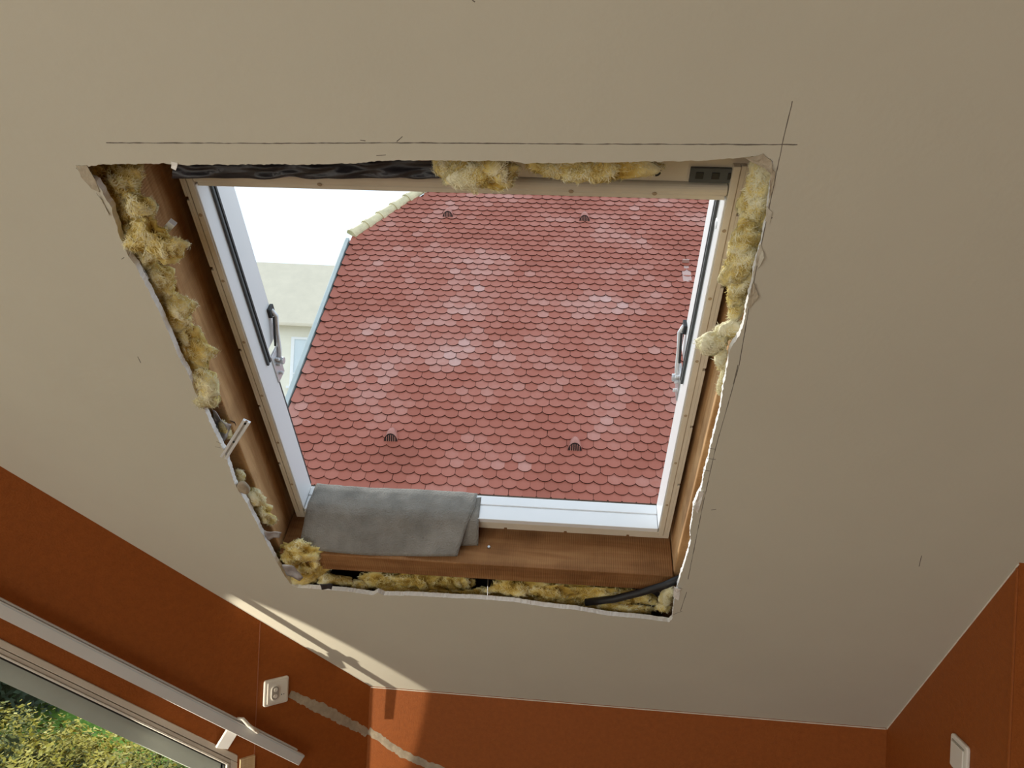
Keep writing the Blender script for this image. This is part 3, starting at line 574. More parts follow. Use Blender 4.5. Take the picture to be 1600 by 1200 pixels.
def sheet(pts, h, label, cat, name, m, seed, lift=0.02, th=0.0012):
    q = [RH(p, h) for p in pts]; q = loop_refine(q, 0.008, 0.0012, seed); cxm = sum(p[0] for p in q) / len(q); cym = sum(p[1] for p in q) / len(q); n = len(q); vs = []; rings = [1, 0.66, 0.33]
    for r in rings:
        for p in q:
            x = cxm + (p[0] - cxm) * r; s = cym + (p[1] - cym) * r; vs.append(RL(x, s, h + lift * noise.noise(Vector((x * 35, s * 35, seed)))))
    vs.append(RL(cxm, cym, h + lift * noise.noise(Vector((cxm * 35, cym * 35, seed))))); T = len(vs); vs += [v + Vector((0, 0, th)) for v in vs]; fs = []
    for r in range(2):
        for i in range(n): fs += [(r * n + i, r * n + (i + 1) % n, (r + 1) * n + (i + 1) % n, (r + 1) * n + i)]
    fs += [(2 * n + i, 2 * n + (i + 1) % n, T - 1) for i in range(n)]; fs += [tuple(T + k for k in f)[::-1] for f in fs]
    fs += [(i, T + i, T + (i + 1) % n, (i + 1) % n) for i in range(n)]
    return tag(MB().add(vs, fs).build(name, M[m], None, M_ROOF, smooth=True), label, cat)
sheet([(332, 640), (345, 655), (362, 662), (352, 690), (344, 700), (334, 672)], 0.05, 'crumpled grey foil scrap above the white steel hanger', 'foil', 'foil_scrap', 'foil', 4)
sheet([(338, 650), (366, 655), (368, 700), (350, 708), (340, 690)], 0.085, 'dark membrane scrap behind the grey foil on the left edge', 'membrane', 'membrane_scrap', 'membrane', 5)
sheet([(412, 828), (440, 832), (436, 840), (420, 845), (414, 838)], 0.04, 'thin grey foil strip sticking out above the lower left corner', 'foil', 'foil_scrap', 'foil', 6, 0.01)
sheet([(440, 882), (456, 884), (474, 902), (468, 908), (448, 898)], 0.025, 'smooth silver foil flap at the lower left board corner', 'foil', 'foil_scrap', 'foil', 7, 0.006)
sheet([(203, 395), (228, 402), (226, 418), (212, 418)], 0.06, 'dark membrane scrap under the large wool tuft on the left', 'membrane', 'membrane_scrap', 'membrane', 8, 0.01)
sheet([(500, 913), (520, 914), (518, 920), (503, 921)], 0.02, 'small black membrane scrap beside the fanned corner tuft', 'membrane', 'membrane_scrap', 'membrane', 9, 0.006)
sheet([(960, 926), (1000, 916), (1052, 906), (1046, 938), (1010, 946), (980, 942)], 0.085, 'black membrane behind the conduit in the lower right corner', 'membrane', 'membrane_scrap', 'membrane', 10, 0.01)
# plaster dab: shallow rounded blob
mb = MB(); x, s = RH((380, 762), 0.035); c = RL(x, s, 0.035); ring = 18; vs = []
for k_, (r, z) in enumerate([(1.0, 0.004), (1.02, 0), (0.9, -0.004), (0.5, -0.006)]):
    for i in range(ring):
        a = 2 * math.pi * i / ring; w_ = 1 + 0.18 * noise.noise(Vector((math.cos(a), math.sin(a), 3))); vs.append(c + Vector((math.cos(a) * 0.014 * r * w_, math.sin(a) * 0.021 * r * w_, z)))
fs = [(k_ * ring + i, k_ * ring + (i + 1) % ring, (k_ + 1) * ring + (i + 1) % ring, (k_ + 1) * ring + i) for k_ in range(3) for i in range(ring)] + [tuple(range(ring))[::-1], tuple(range(3 * ring, 4 * ring))]
tag(mb.add(vs, fs).build('plaster_dab', M['filler'], None, M_ROOF, smooth=True), 'grey oval plaster dab stuck to the lower left board edge', 'plaster')
# conduit
pc = [RL(*RH(p, h), h) for p, h in [((1064, 903), 0.040), ((1040, 914), 0.040), ((1000, 926), 0.042), ((960, 936), 0.045), ((915, 941), 0.050)]]
tag(MB().tube(pc, 0.0095, 14).build('conduit', M['black'], None, M_ROOF, smooth=True), 'black cable conduit crossing the lower right corner of the hole', 'conduit')
pc = [RL(*RH(p, h), h) for p, h in [((763, 900), 0.085), ((762, 916), 0.055), ((762, 938), 0.028)]]
tag(MB().tube(pc, 0.0014, 8).build('hanger_wire', M['steel'], None, M_ROOF), 'thin steel wire standing behind the lower board edge', 'wire')
# white steel hanger: small channel with holes
a = RL(*RH((386, 657), 0.03), 0.03); b = RL(*RH((350, 714), 0.03), 0.03); d = (b - a); L = d.length; d.normalize(); sd = Vector((-d.y, d.x, 0))
Hn = empty('steel_hanger', M_ROOF, b, 'white perforated steel hanger slanting from the left board edge to the rafter', 'bracket')
def obox(p, u, l0, l1, v, w0, w1, z0, z1): return [p + u * l + v * w_ + Vector((0, 0, z)) for z in (z0, z1) for (l, w_) in ((l0, w0), (l1, w0), (l1, w1), (l0, w1))]
BF = [(0, 3, 2, 1), (4, 5, 6, 7), (0, 1, 5, 4), (1, 2, 6, 5), (2, 3, 7, 6), (3, 0, 4, 7)]
MB().add(obox(a, d, 0, L, sd, -0.008, 0.008, 0, 0.0015), BF).build('web', M['steel'], Hn)
for w_ in (-0.008, 0.0022): MB().add(obox(a, d, 0, L, sd, w_, w_ + 0.0058, -0.004, 0), BF).build('flange', M['galv'], Hn, bevel=0.0005)
for t in (0.06, 0.55): MB().add(obox(a, d, L * t, L * t + 0.006, sd, -0.0022, 0.0022, -0.0008, -0.0001), BF).build('slot', M['black'], Hn)
# metal clip over the rafter and the nail plate near the dark scrap
for (p0, p1, h, lab, nm) in [((259, 360), (272, 345), 0.05, 'bent zinc clip beside the large wool tuft on the left rafter', 'metal_clip'), ((214, 412), (228, 436), 0.03, 'small zinc hook at the left board edge under the dark scrap', 'metal_clip')]:
    a = RL(*RH(p0, h), h); b = RL(*RH(p1, h), h); d = b - a; L = d.length; d.normalize(); sd = Vector((-d.y, d.x, 0)); m = MB()
    m.add(obox(a, d, 0, L, sd, -0.006, 0.006, 0, 0.0012), BF); m.add(obox(a, d, L - 0.0012, L, sd, -0.006, 0.006, -0.010, 0), BF); m.add(obox(a, d, 0, 0.0012, sd, -0.006, 0.006, 0, 0.016), BF)
    cl = tag(m.build(nm, M['galv'], None, M_ROOF, bevel=0.0004), lab, 'clip')
# screw head in the cross beam
o = MB().tube([RL(-0.165, -1.5585, 0.115), RL(-0.165, -1.5555, 0.115)], [0.0045, 0.0035], 10).build('screw', M['steel'], None, M_ROOF); tag(o, 'screw head in the cross beam below the window', 'screw')

# ------------------------------------------------------------------ gable window, rail, socket, switch
def par(a_, b_, o0, o1, z0, z1, mb_):      # bar that follows the raked head from a_ to b_, between vertical offsets
    return mb_.prism([(a_, head(a_, o1)), (b_, head(b_, o1)), (b_, head(b_, o0)), (a_, head(a_, o0))], z0, z1)
W2 = empty('window_2', M_WALL, (0, wz, -0.1), 'cream framed gable window with a raked head, looking down on shrubs', 'window', kind='structure')
fw = 0.030
mb = MB()
par(wa0, wa1, 0.0, 0.020, -0.06, 0.004, mb); mb.build('head_frame', M['frame2'], W2, bevel=0.002)
mb = MB(); par(wa0 + .01, wa1 - 0.018, 0.0225, 0.034, -0.06, 0.001, mb); mb.build('head_frame', M['frame2'], W2, bevel=0.001)
mb = MB(); par(wa0 + .012, wa1 - 0.026, 0.0345, 0.041, -0.06, 0.006, mb); mb.build('head_bead', M['plastic'], W2, bevel=0.0015)
mb = MB(); par(wa0 + .015, wa1 - 0.032, 0.0415, 0.0475, -0.06, -0.002, mb); mb.build('seal', M['black'], W2)
mb = MB(); par(wa0 + .02, wa1 - 0.040, 0.048, 0.103, -0.085, -0.014, mb); mb.build('sash_rail', M['sash'], W2, bevel=0.002)
j = wa1
for (o0, o1, z1, nm, m) in [(0.0, 0.018, 0.004, 'jamb_frame', 'frame2'), (0.0185, 0.0255, 0.001, 'jamb_frame', 'frame2'), (0.026, 0.0315, 0.006, 'jamb_bead', 'plastic'), (0.032, 0.0365, -0.002, 'seal', 'black'), (0.037, 0.060, -0.014, 'sash_stile', 'sash_pale')]:
    for sgn in (1, -1):
        xa, xb = (j - o1, j - o0) if sgn > 0 else (wa0 + o0, wa0 + o1)
        top = 0.0478 if nm == 'sash_stile' else 0.0; top = {'jamb_frame': 0.021 if o0 == 0 else 0.0345, 'jamb_bead': 0.0415, 'seal': 0.048, 'sash_stile': 0.1035}[nm]
        MB().prism([(xa, wz + 0.001), (xb, wz + 0.001), (xb, head(xb, top)), (xa, head(xa, top))], -0.06 if nm != 'sash_stile' else -0.085, z1).build(nm, M[m], W2, bevel=0.001)
MB().box((wa0 + 0.037, wz, -0.085), (wa1 - 0.037, wz + 0.06, -0.012)).build('bottom_rail', M['frame2'], W2, bevel=0.002)
MB().prism([(wa0 + 0.06, wz + 0.06), (wa1 - 0.06, wz + 0.06), (wa1 - 0.06, head(wa1 - 0.06, 0.10)), (wa0 + 0.06, head(wa0 + 0.06, 0.10))], -0.052, -0.048).build('pane', M['glass'], W2)
# pale pine strip beside the jamb
MB().box((wa1 + 0.006, wz - 0.02, 0.0), (wa1 + 0.050, wall_uv((385, 1182))[1], 0.010)).build('pine_lining', M['pine'], W2, bevel=0.001)
# curtain rail
OFF = 0.045
ra = wall_uv((-160, 868), OFF); rb = wall_uv((472, 1186), OFF); rd = Vector((rb[0] - ra[0], rb[1] - ra[1], 0)); LRl = rd.length; rd.normalize(); rn = Vector((-rd.y, rd.x, 0))
ra0 = Vector((ra[0], ra[1], OFF)) - rd * 0.9; LRl += 0.9
Rl = empty('curtain_rail', M_WALL, (rb[0], rb[1], OFF), 'white sloping curtain rail above the gable window', 'rail')
def rbar(l0, l1, w0, w1, z0, z1): return MB().add([ra0 + rd * l + rn * w_ + Vector((0, 0, z)) for z in (z0, z1) for (l, w_) in ((l0, w0), (l1, w0), (l1, w1), (l0, w1))], BF)
rbar(0, LRl, -0.019, 0.012, -0.012, 0.004).build('track', M['rail'], Rl, bevel=0.0015)
rbar(0, LRl - 0.03, 0.0125, 0.017, -0.012, -0.002).build('track_lip', M['rail'], Rl, bevel=0.0008)
rbar(0, LRl, 0.007, 0.0085, 0.004, 0.0048).build('groove_line', M['sash_pale'], Rl)
br = wall_uv((352, 1150), OFF)
bq0 = Vector((wall_uv((366, 1144), OFF)[0], wall_uv((366, 1144), OFF)[1], 0)); bq1 = Vector((wall_uv((349, 1172), OFF - 0.02)[0], wall_uv((349, 1172), OFF - 0.02)[1], 0))
bd = (bq1 - bq0).normalized(); bn = Vector((-bd.y, bd.x, 0)); q = bq0 - bd * 0.0; e_ = bq1
m = MB(); vs = []
for P, z in ((q, OFF - 0.012), (e_, 0.012)):
    for (w_, dz) in ((-0.018, -0.006), (0.018, -0.006), (0.018, 0.004), (-0.018, 0.004)): vs.append(P + bn * w_ + Vector((0, 0, z + dz)))
m.add(vs, [(0, 1, 2, 3), (7, 6, 5, 4), (0, 4, 5, 1), (1, 5, 6, 2), (2, 6, 7, 3), (3, 7, 4, 0)]); m.build('wall_bracket', M['rail'], Rl, bevel=0.001)
cl = [wall_uv(p, OFF) for p in [(372, 1124), (378, 1122), (388, 1133), (399, 1141), (407, 1149)]]
m = MB().tube([(*cl[0], OFF - 0.006), (*cl[1], OFF + 0.006), (*cl[2], OFF + 0.004), (*cl[3], OFF + 0.006), (*cl[4], OFF - 0.004)], [0.004, 0.005, 0.0055, 0.005, 0.0035], 8)
m.tube([(*cl[2], OFF + 0.012), (cl[3][0] - 0.004, cl[3][1] + 0.004, OFF + 0.013)], 0.004, 8); m.build('cord_clamp', M['plastic'], Rl, smooth=True)
# socket
def rrect(cx_, cy_, w_, h_, r, n=5):
    pts = []
    for (sx, sy, a0_) in ((1, 1, 0), (-1, 1, 90), (-1, -1, 180), (1, -1, 270)):
        for k_ in range(n + 1):
            a = math.radians(a0_ + 90 * k_ / n); pts.append((cx_ + sx * (w_ / 2 - r) + r * math.cos(a), cy_ + sy * (h_ / 2 - r) + r * math.sin(a)))
    return pts
sc0 = wall_uv((430, 1079)); sx_, sy_ = sc0
Sk = empty('wall_socket', M_WALL, (sx_, sy_ - 0.038, 0), 'white square wall socket at the end of the grey filler patch', 'socket')
MB().prism(rrect(sx_, sy_, 0.076, 0.078, 0.007), 0, 0.010).build('faceplate', M['plastic'], Sk, bevel=0.003)
MB().prism(rrect(sx_ + 0.002, sy_, 0.062, 0.064, 0.004), 0.0102, 0.0135).build('insert', M['plastic'], Sk, bevel=0.0015)
MB().prism(rrect(sx_ - 0.006, sy_, 0.026, 0.044, 0.0125), 0.0137, 0.0165).build('collar', M['plastic'], Sk, bevel=0.001)
rc = MB().prism(rrect(sx_ - 0.006, sy_, 0.021, 0.039, 0.0100), 0.0166, 0.0172).build('recess', M['plastic_grey'], Sk)
for dy in (-0.0095, 0.0095): MB().prism(rrect(sx_ - 0.006, sy_ + dy, 0.011, 0.012, 0.0052), 0.0173, 0.0185).build('pin_hole', M['plastic'], Sk)
MB().prism(rrect(sx_ + 0.014, sy_ - 0.010, 0.003, 0.003, 0.0014), 0.0136, 0.0142).build('indicator', M['black'], Sk)
MB().prism(rrect(sx_ + 0.021, sy_ - 0.010, 0.004, 0.003, 0.0014), 0.0136, 0.0142).build('indicator', M['plastic_grey'], Sk)
# switch on the right wall (only its upper part is in the picture): local x along the wall, y up, z outwards -> room is -z
mri = MRt.inverted()
def rw_uv(p): q = mri @ plane_hit(p, Vector((1, 0, 0)), XR); return (q.x, q.y)
sw = rw_uv((1503, 1182)); 
Sw = empty('light_switch', MRt, (sw[0], sw[1] - 0.04, 0), 'ivory light switch with rounded plate on the right orange wall', 'switch')
MB().prism(rrect(sw[0], sw[1], 0.080, 0.080, 0.010), -0.009, 0).build('faceplate', M['plastic'], Sw, bevel=0.003)
MB().prism(rrect(sw[0], sw[1] - 0.004, 0.058, 0.058, 0.003), -0.0135, -0.0092).build('rocker', M['plastic'], Sw, bevel=0.0015)
MB().box((sw[0] - 0.029, sw[1] + 0.0265, -0.0105), (sw[0] + 0.029, sw[1] + 0.0285, -0.0091)).build('rocker_gap', M['plastic_grey'], Sw)

# rear window frame (daylight side, behind the photographer)
W3 = empty('window_3', Matrix(), (-1.2, -3.5, 0.12), 'white framed glazed doors behind the photographer', 'window', kind='structure')
for (a, b) in [((-2.6, -3.56, 0.12), (-2.53, -3.50, 2.2)), ((0.13, -3.56, 0.12), (0.2, -3.50, 2.2)), ((-2.53, -3.56, 2.13), (0.13, -3.5, 2.2)), ((-2.53, -3.56, 0.12), (0.13, -3.5, 0.2)), ((-1.235, -3.56, 0.2), (-1.165, -3.5, 2.13))]:
    MB().box(a, b).build('frame', M['white'], W3, bevel=0.003)
for (a, b) in [((-2.53, -3.535, 0.2), (-1.235, -3.53, 2.13)), ((-1.165, -3.535, 0.2), (0.13, -3.53, 2.13))]: MB().box(a, b).build('pane', M['glass'], W3)

W4 = empty('window_4', Matrix(), (-3.2, -1.95, 0.2), 'white framed side window behind the photographer on the left', 'window', kind='structure')
for (a, b) in [((-3.26, -3.10, 0.2), (-3.2, -3.03, 2.15)), ((-3.26, -0.87, 0.2), (-3.2, -0.80, 2.15)), ((-3.26, -3.03, 2.08), (-3.2, -0.87, 2.15)), ((-3.26, -3.03, 0.2), (-3.2, -0.87, 0.28)), ((-3.26, -1.985, 0.28), (-3.2, -1.915, 2.08))]:
    MB().box(a, b).build('frame', M['white'], W4, bevel=0.003)
for (a, b) in [((-3.235, -3.03, 0.28), (-3.23, -1.985, 2.08)), ((-3.235, -1.915, 0.28), (-3.23, -0.87, 2.08))]: MB().box(a, b).build('pane', M['glass'], W4)

# ------------------------------------------------------------------ opposite house with beaver-tail tiles
eav = -2.4; GZ = -3.0
baseN = Vector((0.8, -2.4, 0))
H1 = empty('neighbour_house', M_NEI, (0.7, eav, -0.05), 'house opposite with a steep red scalloped tile roof', 'house')
XV = -2.80; XE = 5.2; TWD, GA = 0.1775, 0.139
hip = lambda x: 4.40 + (x + 2.72) * 1.44         # upper limit of the roof left of the hip
STOP = 7.6
def inroof(x, s): return x > XV - 0.01 and s < min(STOP, hip(x) - 0.02 if x < -0.4 else STOP)
mb = MB().slab([(XV, eav), (XE, eav), (XE, STOP), ((STOP - 4.4) / 1.44 - 2.72, STOP), (XV, hip(XV))], [], -0.10, -0.012); mb.build('roof_deck', M['underlay'], H1)
ARC = 8; SAG = 0.050; TL = 0.30; TT = 0.019
def tile_geo():
    hw = TWD / 2 - 0.0011; r = (hw * hw + SAG * SAG) / (2 * SAG); a = math.asin(min(1, hw / r)); out = []
    for k_ in range(ARC + 1):
        t = -a + 2 * a * k_ / ARC; out.append((r * math.sin(t), r - r * math.cos(t)))
    out += [(hw, TL), (-hw, TL)]; n = len(out)
    def z(y): return 0.034 * (1 - y / TL)
    vs = [(x, y, z(y) + TT) for x, y in out] + [(x, y, z(y)) for x, y in out]
    fs = [tuple(range(n))] + [(i, n + i, n + (i + 1) % n, (i + 1) % n) for i in range(n - 1)]
    return vs, fs
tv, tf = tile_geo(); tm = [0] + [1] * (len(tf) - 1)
VAR = 20; tmesh = []
for k_ in range(VAR):
    m = MB().add(tv, tf); m.m = tm[:]; m.t = [k_ / (VAR - 1)] * len(tv); tmesh.append(m.mesh('roof_tile', [M['tile'], M['tile_edge_shade']]))
rnd = random.Random(21); tiles = []
NB = Vector((0.7, eav, -0.05))
nrow = int((STOP - eav) / GA) + 1
for j in range(nrow):
    s = eav + j * GA; off = (j % 2) * 0.5
    for i in range(int((XE - XV) / TWD) + 1):
        x = XV + (i + off + 0.06) * TWD
        if not inroof(x - 0.05, s + 0.10): continue
        pale = 0.55 * noise.noise(Vector((x * 0.5 + 3, s * 0.40 + 5, 1.7))) + 0.55 * noise.noise(Vector((x * 1.5, s * 1.7, 6.2)))
        t = 0.43 + 0.62 * pale + rnd.gauss(0, 0.075) + (0.15 if rnd.random() < 0.05 else 0)
        tiles.append((x, s, max(0, min(1, t)), rnd.gauss(0, 0.0022), rnd.gauss(0, 0.007), rnd.uniform(0, 0.003)))
VN = [(-1.238, 0.0), (1.224, 0.0), (-1.17, 5.10), (1.282, 5.10)]
def seen(x, s):                                   # inside the part of the roof the open window frames
    return -0.95 < s < 6 and -2.85 < x < 2.1 + (s + 0.9) * 0.2
near = sorted([t for t in tiles if seen(t[0], t[1])], key=lambda t: t[1])[:295]; nearset = set(near)
for (x, s, t, dx, rot, dz) in near:
    o = bpy.data.objects.new('roof_tile', tmesh[int(t * (VAR - 1))]); C.objects.link(o); o.parent = H1
    o.location = Vector((x + dx, s + dx, dz)) - NB; o.rotation_euler = (0, 0, rot)
rest = MB(); rest.t = []
for tl in tiles:
    if tl in nearset: continue
    (x, s, t, dx, rot, dz) = tl; c_, s_ = math.cos(rot), math.sin(rot)
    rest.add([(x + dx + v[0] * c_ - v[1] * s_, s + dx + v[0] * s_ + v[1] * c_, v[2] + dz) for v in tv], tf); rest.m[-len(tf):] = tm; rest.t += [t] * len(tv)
o = rest.build('roof_tiles_upper', [M['tile'], M['tile_edge_shade']], H1); o['kind'] = 'stuff'; o['label'] = 'further red scalloped tiles higher up the roof'
# zinc verge
m = MB().box((XV - 0.075, eav, -0.10), (XV - 0.012, hip(XV) + 0.03, 0.055)); m.box((XV - 0.10, eav, -0.10), (XV - 0.075, hip(XV) + 0.03, 0.02)); o = m.build('verge_flashing', M['zinc'], H1, bevel=0.006); o['label'] = 'blue grey zinc verge strip'
# hip tiles
hd = Vector((1, 1.44, 0)).normalized(); hn = Vector((-hd.y, hd.x, 0)); hL = 0.345
for k_ in range(11):
    p0 = Vector((-2.78, 4.42, 0.0)) + hd * (hL * k_); vs = []; n = 10
    for (l, r) in ((0.0, 0.125), (0.06, 0.125), (0.065, 0.108), (hL + 0.03, 0.098)):
        for i in range(n + 1):
            a = math.pi * i / n; vs.append(p0 + hd * l + hn * (r * math.cos(a) + 0.03) + Vector((0, 0, r * math.sin(a) * 0.9 + 0.01)))
    fs = [(q * (n + 1) + i, q * (n + 1) + i + 1, (q + 1) * (n + 1) + i + 1, (q + 1) * (n + 1) + i) for q in range(3) for i in range(n)] + [tuple(range(n + 1))]
    o = MB().add(vs, fs).build('ridge_tile', M['ridge'], H1, smooth=False); 
# vents: hooded bump with a louvred mouth
for (x, s) in VN:
    vs = []; n = 12; prof = [(-0.095, 0.098, 0.112, 0.085), (-0.03, 0.092, 0.128, 0.045), (0.05, 0.078, 0.128, 0.012), (0.095, 0.060, 0.112, 0.0), (0.120, 0.038, 0.086, 0.0), (0.130, 0.010, 0.05, 0.0)]
    for (l, r, hh, lean) in prof:
        for i in range(n + 1): a = math.pi * i / n; vs.append((x + r * math.cos(a), s + l + lean * math.sin(a), 0.022 + hh * math.sin(a)))
    fs = [(q * (n + 1) + i, q * (n + 1) + i + 1, (q + 1) * (n + 1) + i + 1, (q + 1) * (n + 1) + i) for q in range(5) for i in range(n)]
    v_ = MB().add(vs, fs).build('roof_vent', M['tile_vent'], H1, smooth=True); v_['label'] = 'small hooded clay roof vent'
    vs = [(x + 0.090 * math.cos(math.pi * i / n), s - 0.088 + 0.078 * math.sin(math.pi * i / n), 0.022 + 0.100 * math.sin(math.pi * i / n)) for i in range(n + 1)]
    MB().add(vs, [tuple(range(n + 1))]).build('vent_grille', M['vent_dark'], v_)
    for k_ in range(5):
        xx = -0.056 + 0.028 * k_; f_ = math.sqrt(max(0, 1 - (xx / 0.095) ** 2))
        MB().tube([(x + xx, s - 0.093, 0.027), (x + xx, s - 0.093 + 0.078 * f_ * 0.9, 0.027 + 0.098 * f_ * 0.9)], 0.0055, 6).build('vent_bar', M['tile_vent'], v_)
# roof step on the right
m = MB().box((2.90, 3.46, 0.03), (3.04, 3.72, 0.05)); m.box((2.94, 3.72, 0.035), (3.02, 3.98, 0.045)); m.box((2.92, 3.94, 0.045), (3.03, 3.96, 0.11)); o = m.build('roof_hook', M['hook'], H1, bevel=0.004); o['label'] = 'small roof hook with a flat plate'
# walls below the eaves
ew = M_NEI @ Vector((XV, eav, -0.1)); ee = M_NEI @ Vector((XE, eav, -0.1)); mn = M_NEI.inverted(); m = MB()
pl = [ew + FN * 0.35, ee + FN * 0.35, ee + FN * 7, ew + FN * 7]; vs = [mn @ Vector((p.x, p.y, z)) for z in (GZ - 0.2, ew.z) for p in pl]
m.add(vs, [(0, 1, 5, 4), (1, 2, 6, 5), (2, 3, 7, 6), (3, 0, 4, 7)])
e1 = mn @ Vector((ew.x, ew.y, ew.z)) ; gtop = Vector((XV, hip(XV) - 0.05, -0.12)); gw = [mn @ (ew + FN * 0.35), gtop, mn @ (M_NEI @ gtop + FN * 3.0), mn @ (ew + FN * 7)]
m.add(gw, [(0, 1, 2, 3)]); m.build('wall', M['render'], H1)

# ------------------------------------------------------------------ far pale house
DF = 38.0
def far(px, py, dd=0.0): r = ray(px, py); return EYE + r * ((DF + dd) / r.dot(FWD))
MF = Matrix.Translation(far(470, 505)) @ Matrix(((RIGHT.x, 0, -FWD.x, 0), (RIGHT.y, 0, -FWD.y, 0), (0, 1, 0, 0), (0, 0, 0, 1)))   # x right, y up, z towards us
fz = GZ - far(470, 505).z
H2 = empty('pale_house', MF, (0, fz, -3), 'far pale cream house with a light grey roof behind the verge', 'house')
MB().box((-9, fz, -7), (5, 0, -0.6)).build('wall', M['render'], H2)
m = MB(); nrow = 12
RT = 3.55; RD = 3.4
for k_ in range(nrow):
    y0 = RT * k_ / nrow; y1 = RT * (k_ + 1) / nrow; z0 = -RD * k_ / nrow; z1 = -RD * (k_ + 1) / nrow
    m.add([(-9.4, y0, z0), (5.4, y0, z0), (5.4, y1, z1), (-9.4, y1, z1), (-9.4, y0 - 0.13, z0 - 0.0), (5.4, y0 - 0.13, z0)], [(0, 1, 2, 3), (4, 5, 1, 0)])
m.add([(-9.4, RT, -RD), (5.4, RT, -RD), (5.4, 0, -2 * RD), (-9.4, 0, -2 * RD)], [(0, 1, 2, 3)]); m.add([(5.0, 0, -0.6), (5.0, RT, -RD), (5.0, 0, -2 * RD + 0.6)], [(0, 1, 2)])
m.build('roof', M['paleroof'], H2)
MB().box((-9.5, -0.16, -0.05), (5.5, -0.04, 0.10)).build('gutter', M['paleroof'], H2, bevel=0.02)
mfi = MF.inverted()
wl = mfi @ far(459, 530, 0.6); wr = mfi @ far(484, 602, 0.6)
for dx in (0, -3.0):
    wf = MB(); x0, x1, y0, y1 = wl.x + dx, wr.x + dx, wr.y, wl.y
    wf.box((x0 - 0.1, y0 - 0.08, -0.6), (x0 + 0.06, y1, -0.50)); wf.box((x1 - 0.06, y0 - 0.08, -0.6), (x1 + 0.1, y1, -0.50)); wf.box((x0 - 0.1, y1, -0.6), (x1 + 0.1, y1 + 0.12, -0.50)); wf.box((x0 - 0.25, y0 - 0.2, -0.6), (x1 + 0.25, y0 - 0.08, -0.42)); wf.box((x0, y0 + 0.55, -0.6), (x1, y0 + 0.62, -0.52))
    wn_ = wf.build('window', M['paleframe'], H2); MB().box((x0, y0 - 0.08, -0.6), (x1, y1, -0.57)).build('pane', M['palepane'], wn_)

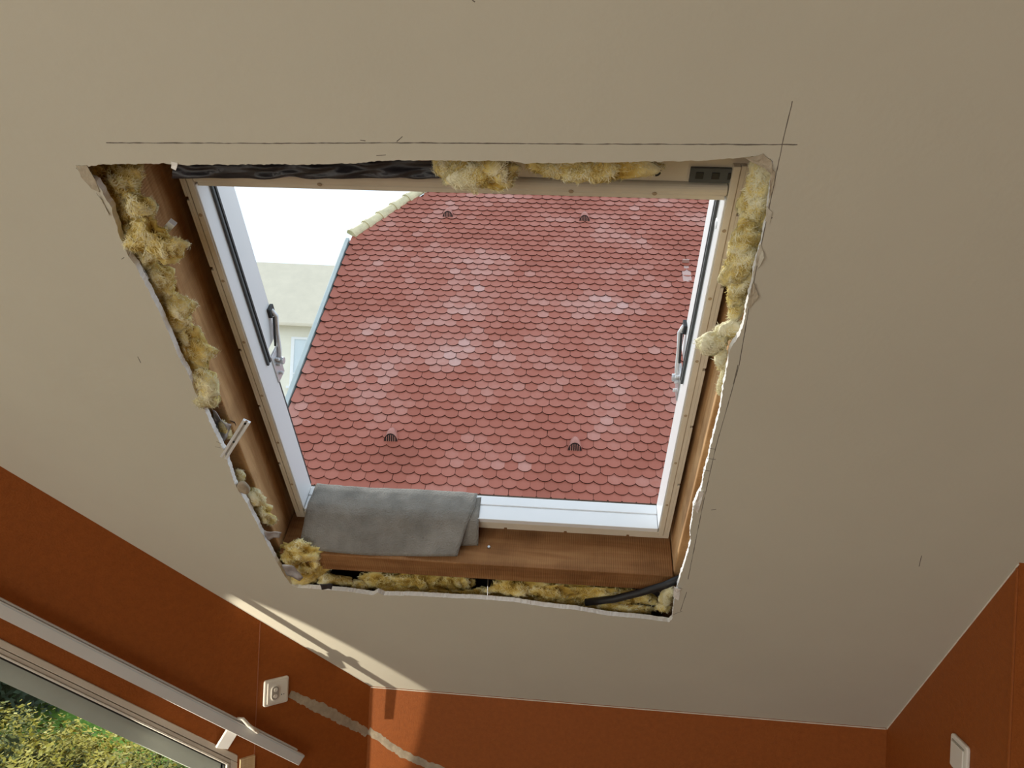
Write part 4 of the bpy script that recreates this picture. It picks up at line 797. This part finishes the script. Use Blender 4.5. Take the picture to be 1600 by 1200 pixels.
# ------------------------------------------------------------------ garden below the gable window
gl = MB().add([(-70, -50, GZ), (50, -50, GZ), (50, 90, GZ), (-70, 90, GZ)], [(0, 1, 2, 3)]).build('ground', M['gravel']); tag(gl, 'pale gravel ground between the houses', 'ground', kind='structure')
lw_ = MB().box((-22, -6, GZ + 0.001), (-3.6, 22, GZ + 0.03)).build('lawn', M['lawn']); tag(lw_, 'green lawn below the gable window', 'lawn', kind='structure')
def shrub(name, c, rad, nleaf, size, m, label, seed, tint, spread=0.35):
    rnd = random.Random(seed); c = Vector(c); mb_ = MB(); mb_.t = []; e = empty(name, Matrix(), (c.x, c.y, GZ), label, 'shrub', 'garden shrubs')
    for i in range(nleaf):
        th = rnd.uniform(0, 2 * math.pi); u = rnd.uniform(-0.1, 1) ; sq = math.sqrt(max(0, 1 - u * u)); d = Vector((sq * math.cos(th), sq * math.sin(th), u))
        lump = 1 + 0.22 * noise.noise(d * 3.1 + Vector((seed, 0, 0))) + 0.13 * noise.noise(d * 8 + Vector((0, seed, 0))) + 0.13 * noise.noise(d * 19 + Vector((0, seed, 4)))
        rr = lump * (1 - abs(rnd.gauss(0, 0.07))); p = c + Vector((d.x * rad[0], d.y * rad[1], d.z * rad[2])) * rr
        nrm = (d + Vector((rnd.uniform(-1, 1), rnd.uniform(-1, 1), rnd.uniform(-0.3, 1))) * 0.8).normalized(); a = nrm.orthogonal().normalized(); b = nrm.cross(a); t = rnd.uniform(0, 6.28); a2 = a * math.cos(t) + b * math.sin(t); b2 = nrm.cross(a2); L = size * rnd.uniform(0.6, 1.3)
        mb_.add([p - a2 * L, p + b2 * L * 0.5, p + a2 * L, p - b2 * L * 0.5], [(0, 1, 2, 3)])
        tt = tint + 0.30 * noise.noise(p * 1.9) + rnd.gauss(0, spread * 0.5); mb_.t += [max(0, min(1, tt))] * 4
    mb_.build('foliage', M[m], e)
    MB().tube([(c.x, c.y, GZ), (c.x + 0.05, c.y, c.z)], [0.06, 0.03], 8).build('stem', M['bark'], e)
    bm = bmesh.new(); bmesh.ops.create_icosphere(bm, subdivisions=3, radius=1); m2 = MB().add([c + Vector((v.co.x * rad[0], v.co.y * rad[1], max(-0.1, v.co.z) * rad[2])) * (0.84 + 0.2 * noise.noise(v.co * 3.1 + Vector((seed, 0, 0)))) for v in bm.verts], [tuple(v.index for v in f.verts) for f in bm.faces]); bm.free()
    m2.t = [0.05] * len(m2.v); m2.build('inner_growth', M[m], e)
def gpt(px, py, z): r = ray(px, py); return EYE + r * ((z - 1.6) / r.z)
def top_at(px, py, z): q_ = gpt(px, py, z); return q_
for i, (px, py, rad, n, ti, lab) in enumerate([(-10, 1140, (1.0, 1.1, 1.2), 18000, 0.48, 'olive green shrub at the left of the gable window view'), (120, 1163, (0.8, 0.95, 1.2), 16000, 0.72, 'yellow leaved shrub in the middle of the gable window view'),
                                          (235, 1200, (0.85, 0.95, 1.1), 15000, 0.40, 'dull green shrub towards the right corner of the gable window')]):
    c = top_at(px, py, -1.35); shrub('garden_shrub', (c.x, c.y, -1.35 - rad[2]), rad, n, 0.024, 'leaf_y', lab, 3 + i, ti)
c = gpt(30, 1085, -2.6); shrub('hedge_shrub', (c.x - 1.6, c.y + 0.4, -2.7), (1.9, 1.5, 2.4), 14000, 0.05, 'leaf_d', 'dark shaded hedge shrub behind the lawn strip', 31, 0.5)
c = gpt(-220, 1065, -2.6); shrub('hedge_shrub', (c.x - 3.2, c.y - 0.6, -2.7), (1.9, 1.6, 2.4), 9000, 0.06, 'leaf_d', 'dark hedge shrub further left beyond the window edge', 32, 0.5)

# ------------------------------------------------------------------ added spot lamp without a visible source, for sun reflected along the gable wall
if GLINT:
    src = M_WALL @ Vector((0.20, 0.28, 0.012)); tgt = M_WALL @ Vector((1.18, 0.70, 0.035)); d = (tgt - src).normalized()
    l = bpy.data.lights.new('added_glint_spot', 'SPOT'); l.energy = 44; l.spot_size = math.radians(56); l.spot_blend = 0.3; l.shadow_soft_size = 0.006; l.color = (1, 0.9, 0.72)
    o = bpy.data.objects.new('added_glint_spot', l); C.objects.link(o); o.location = src; o.rotation_euler = d.to_track_quat('-Z', 'Y').to_euler(); o.scale = (0.19, 1, 1)

for o in bpy.data.objects:
    if '_b' in o: del o['_b']
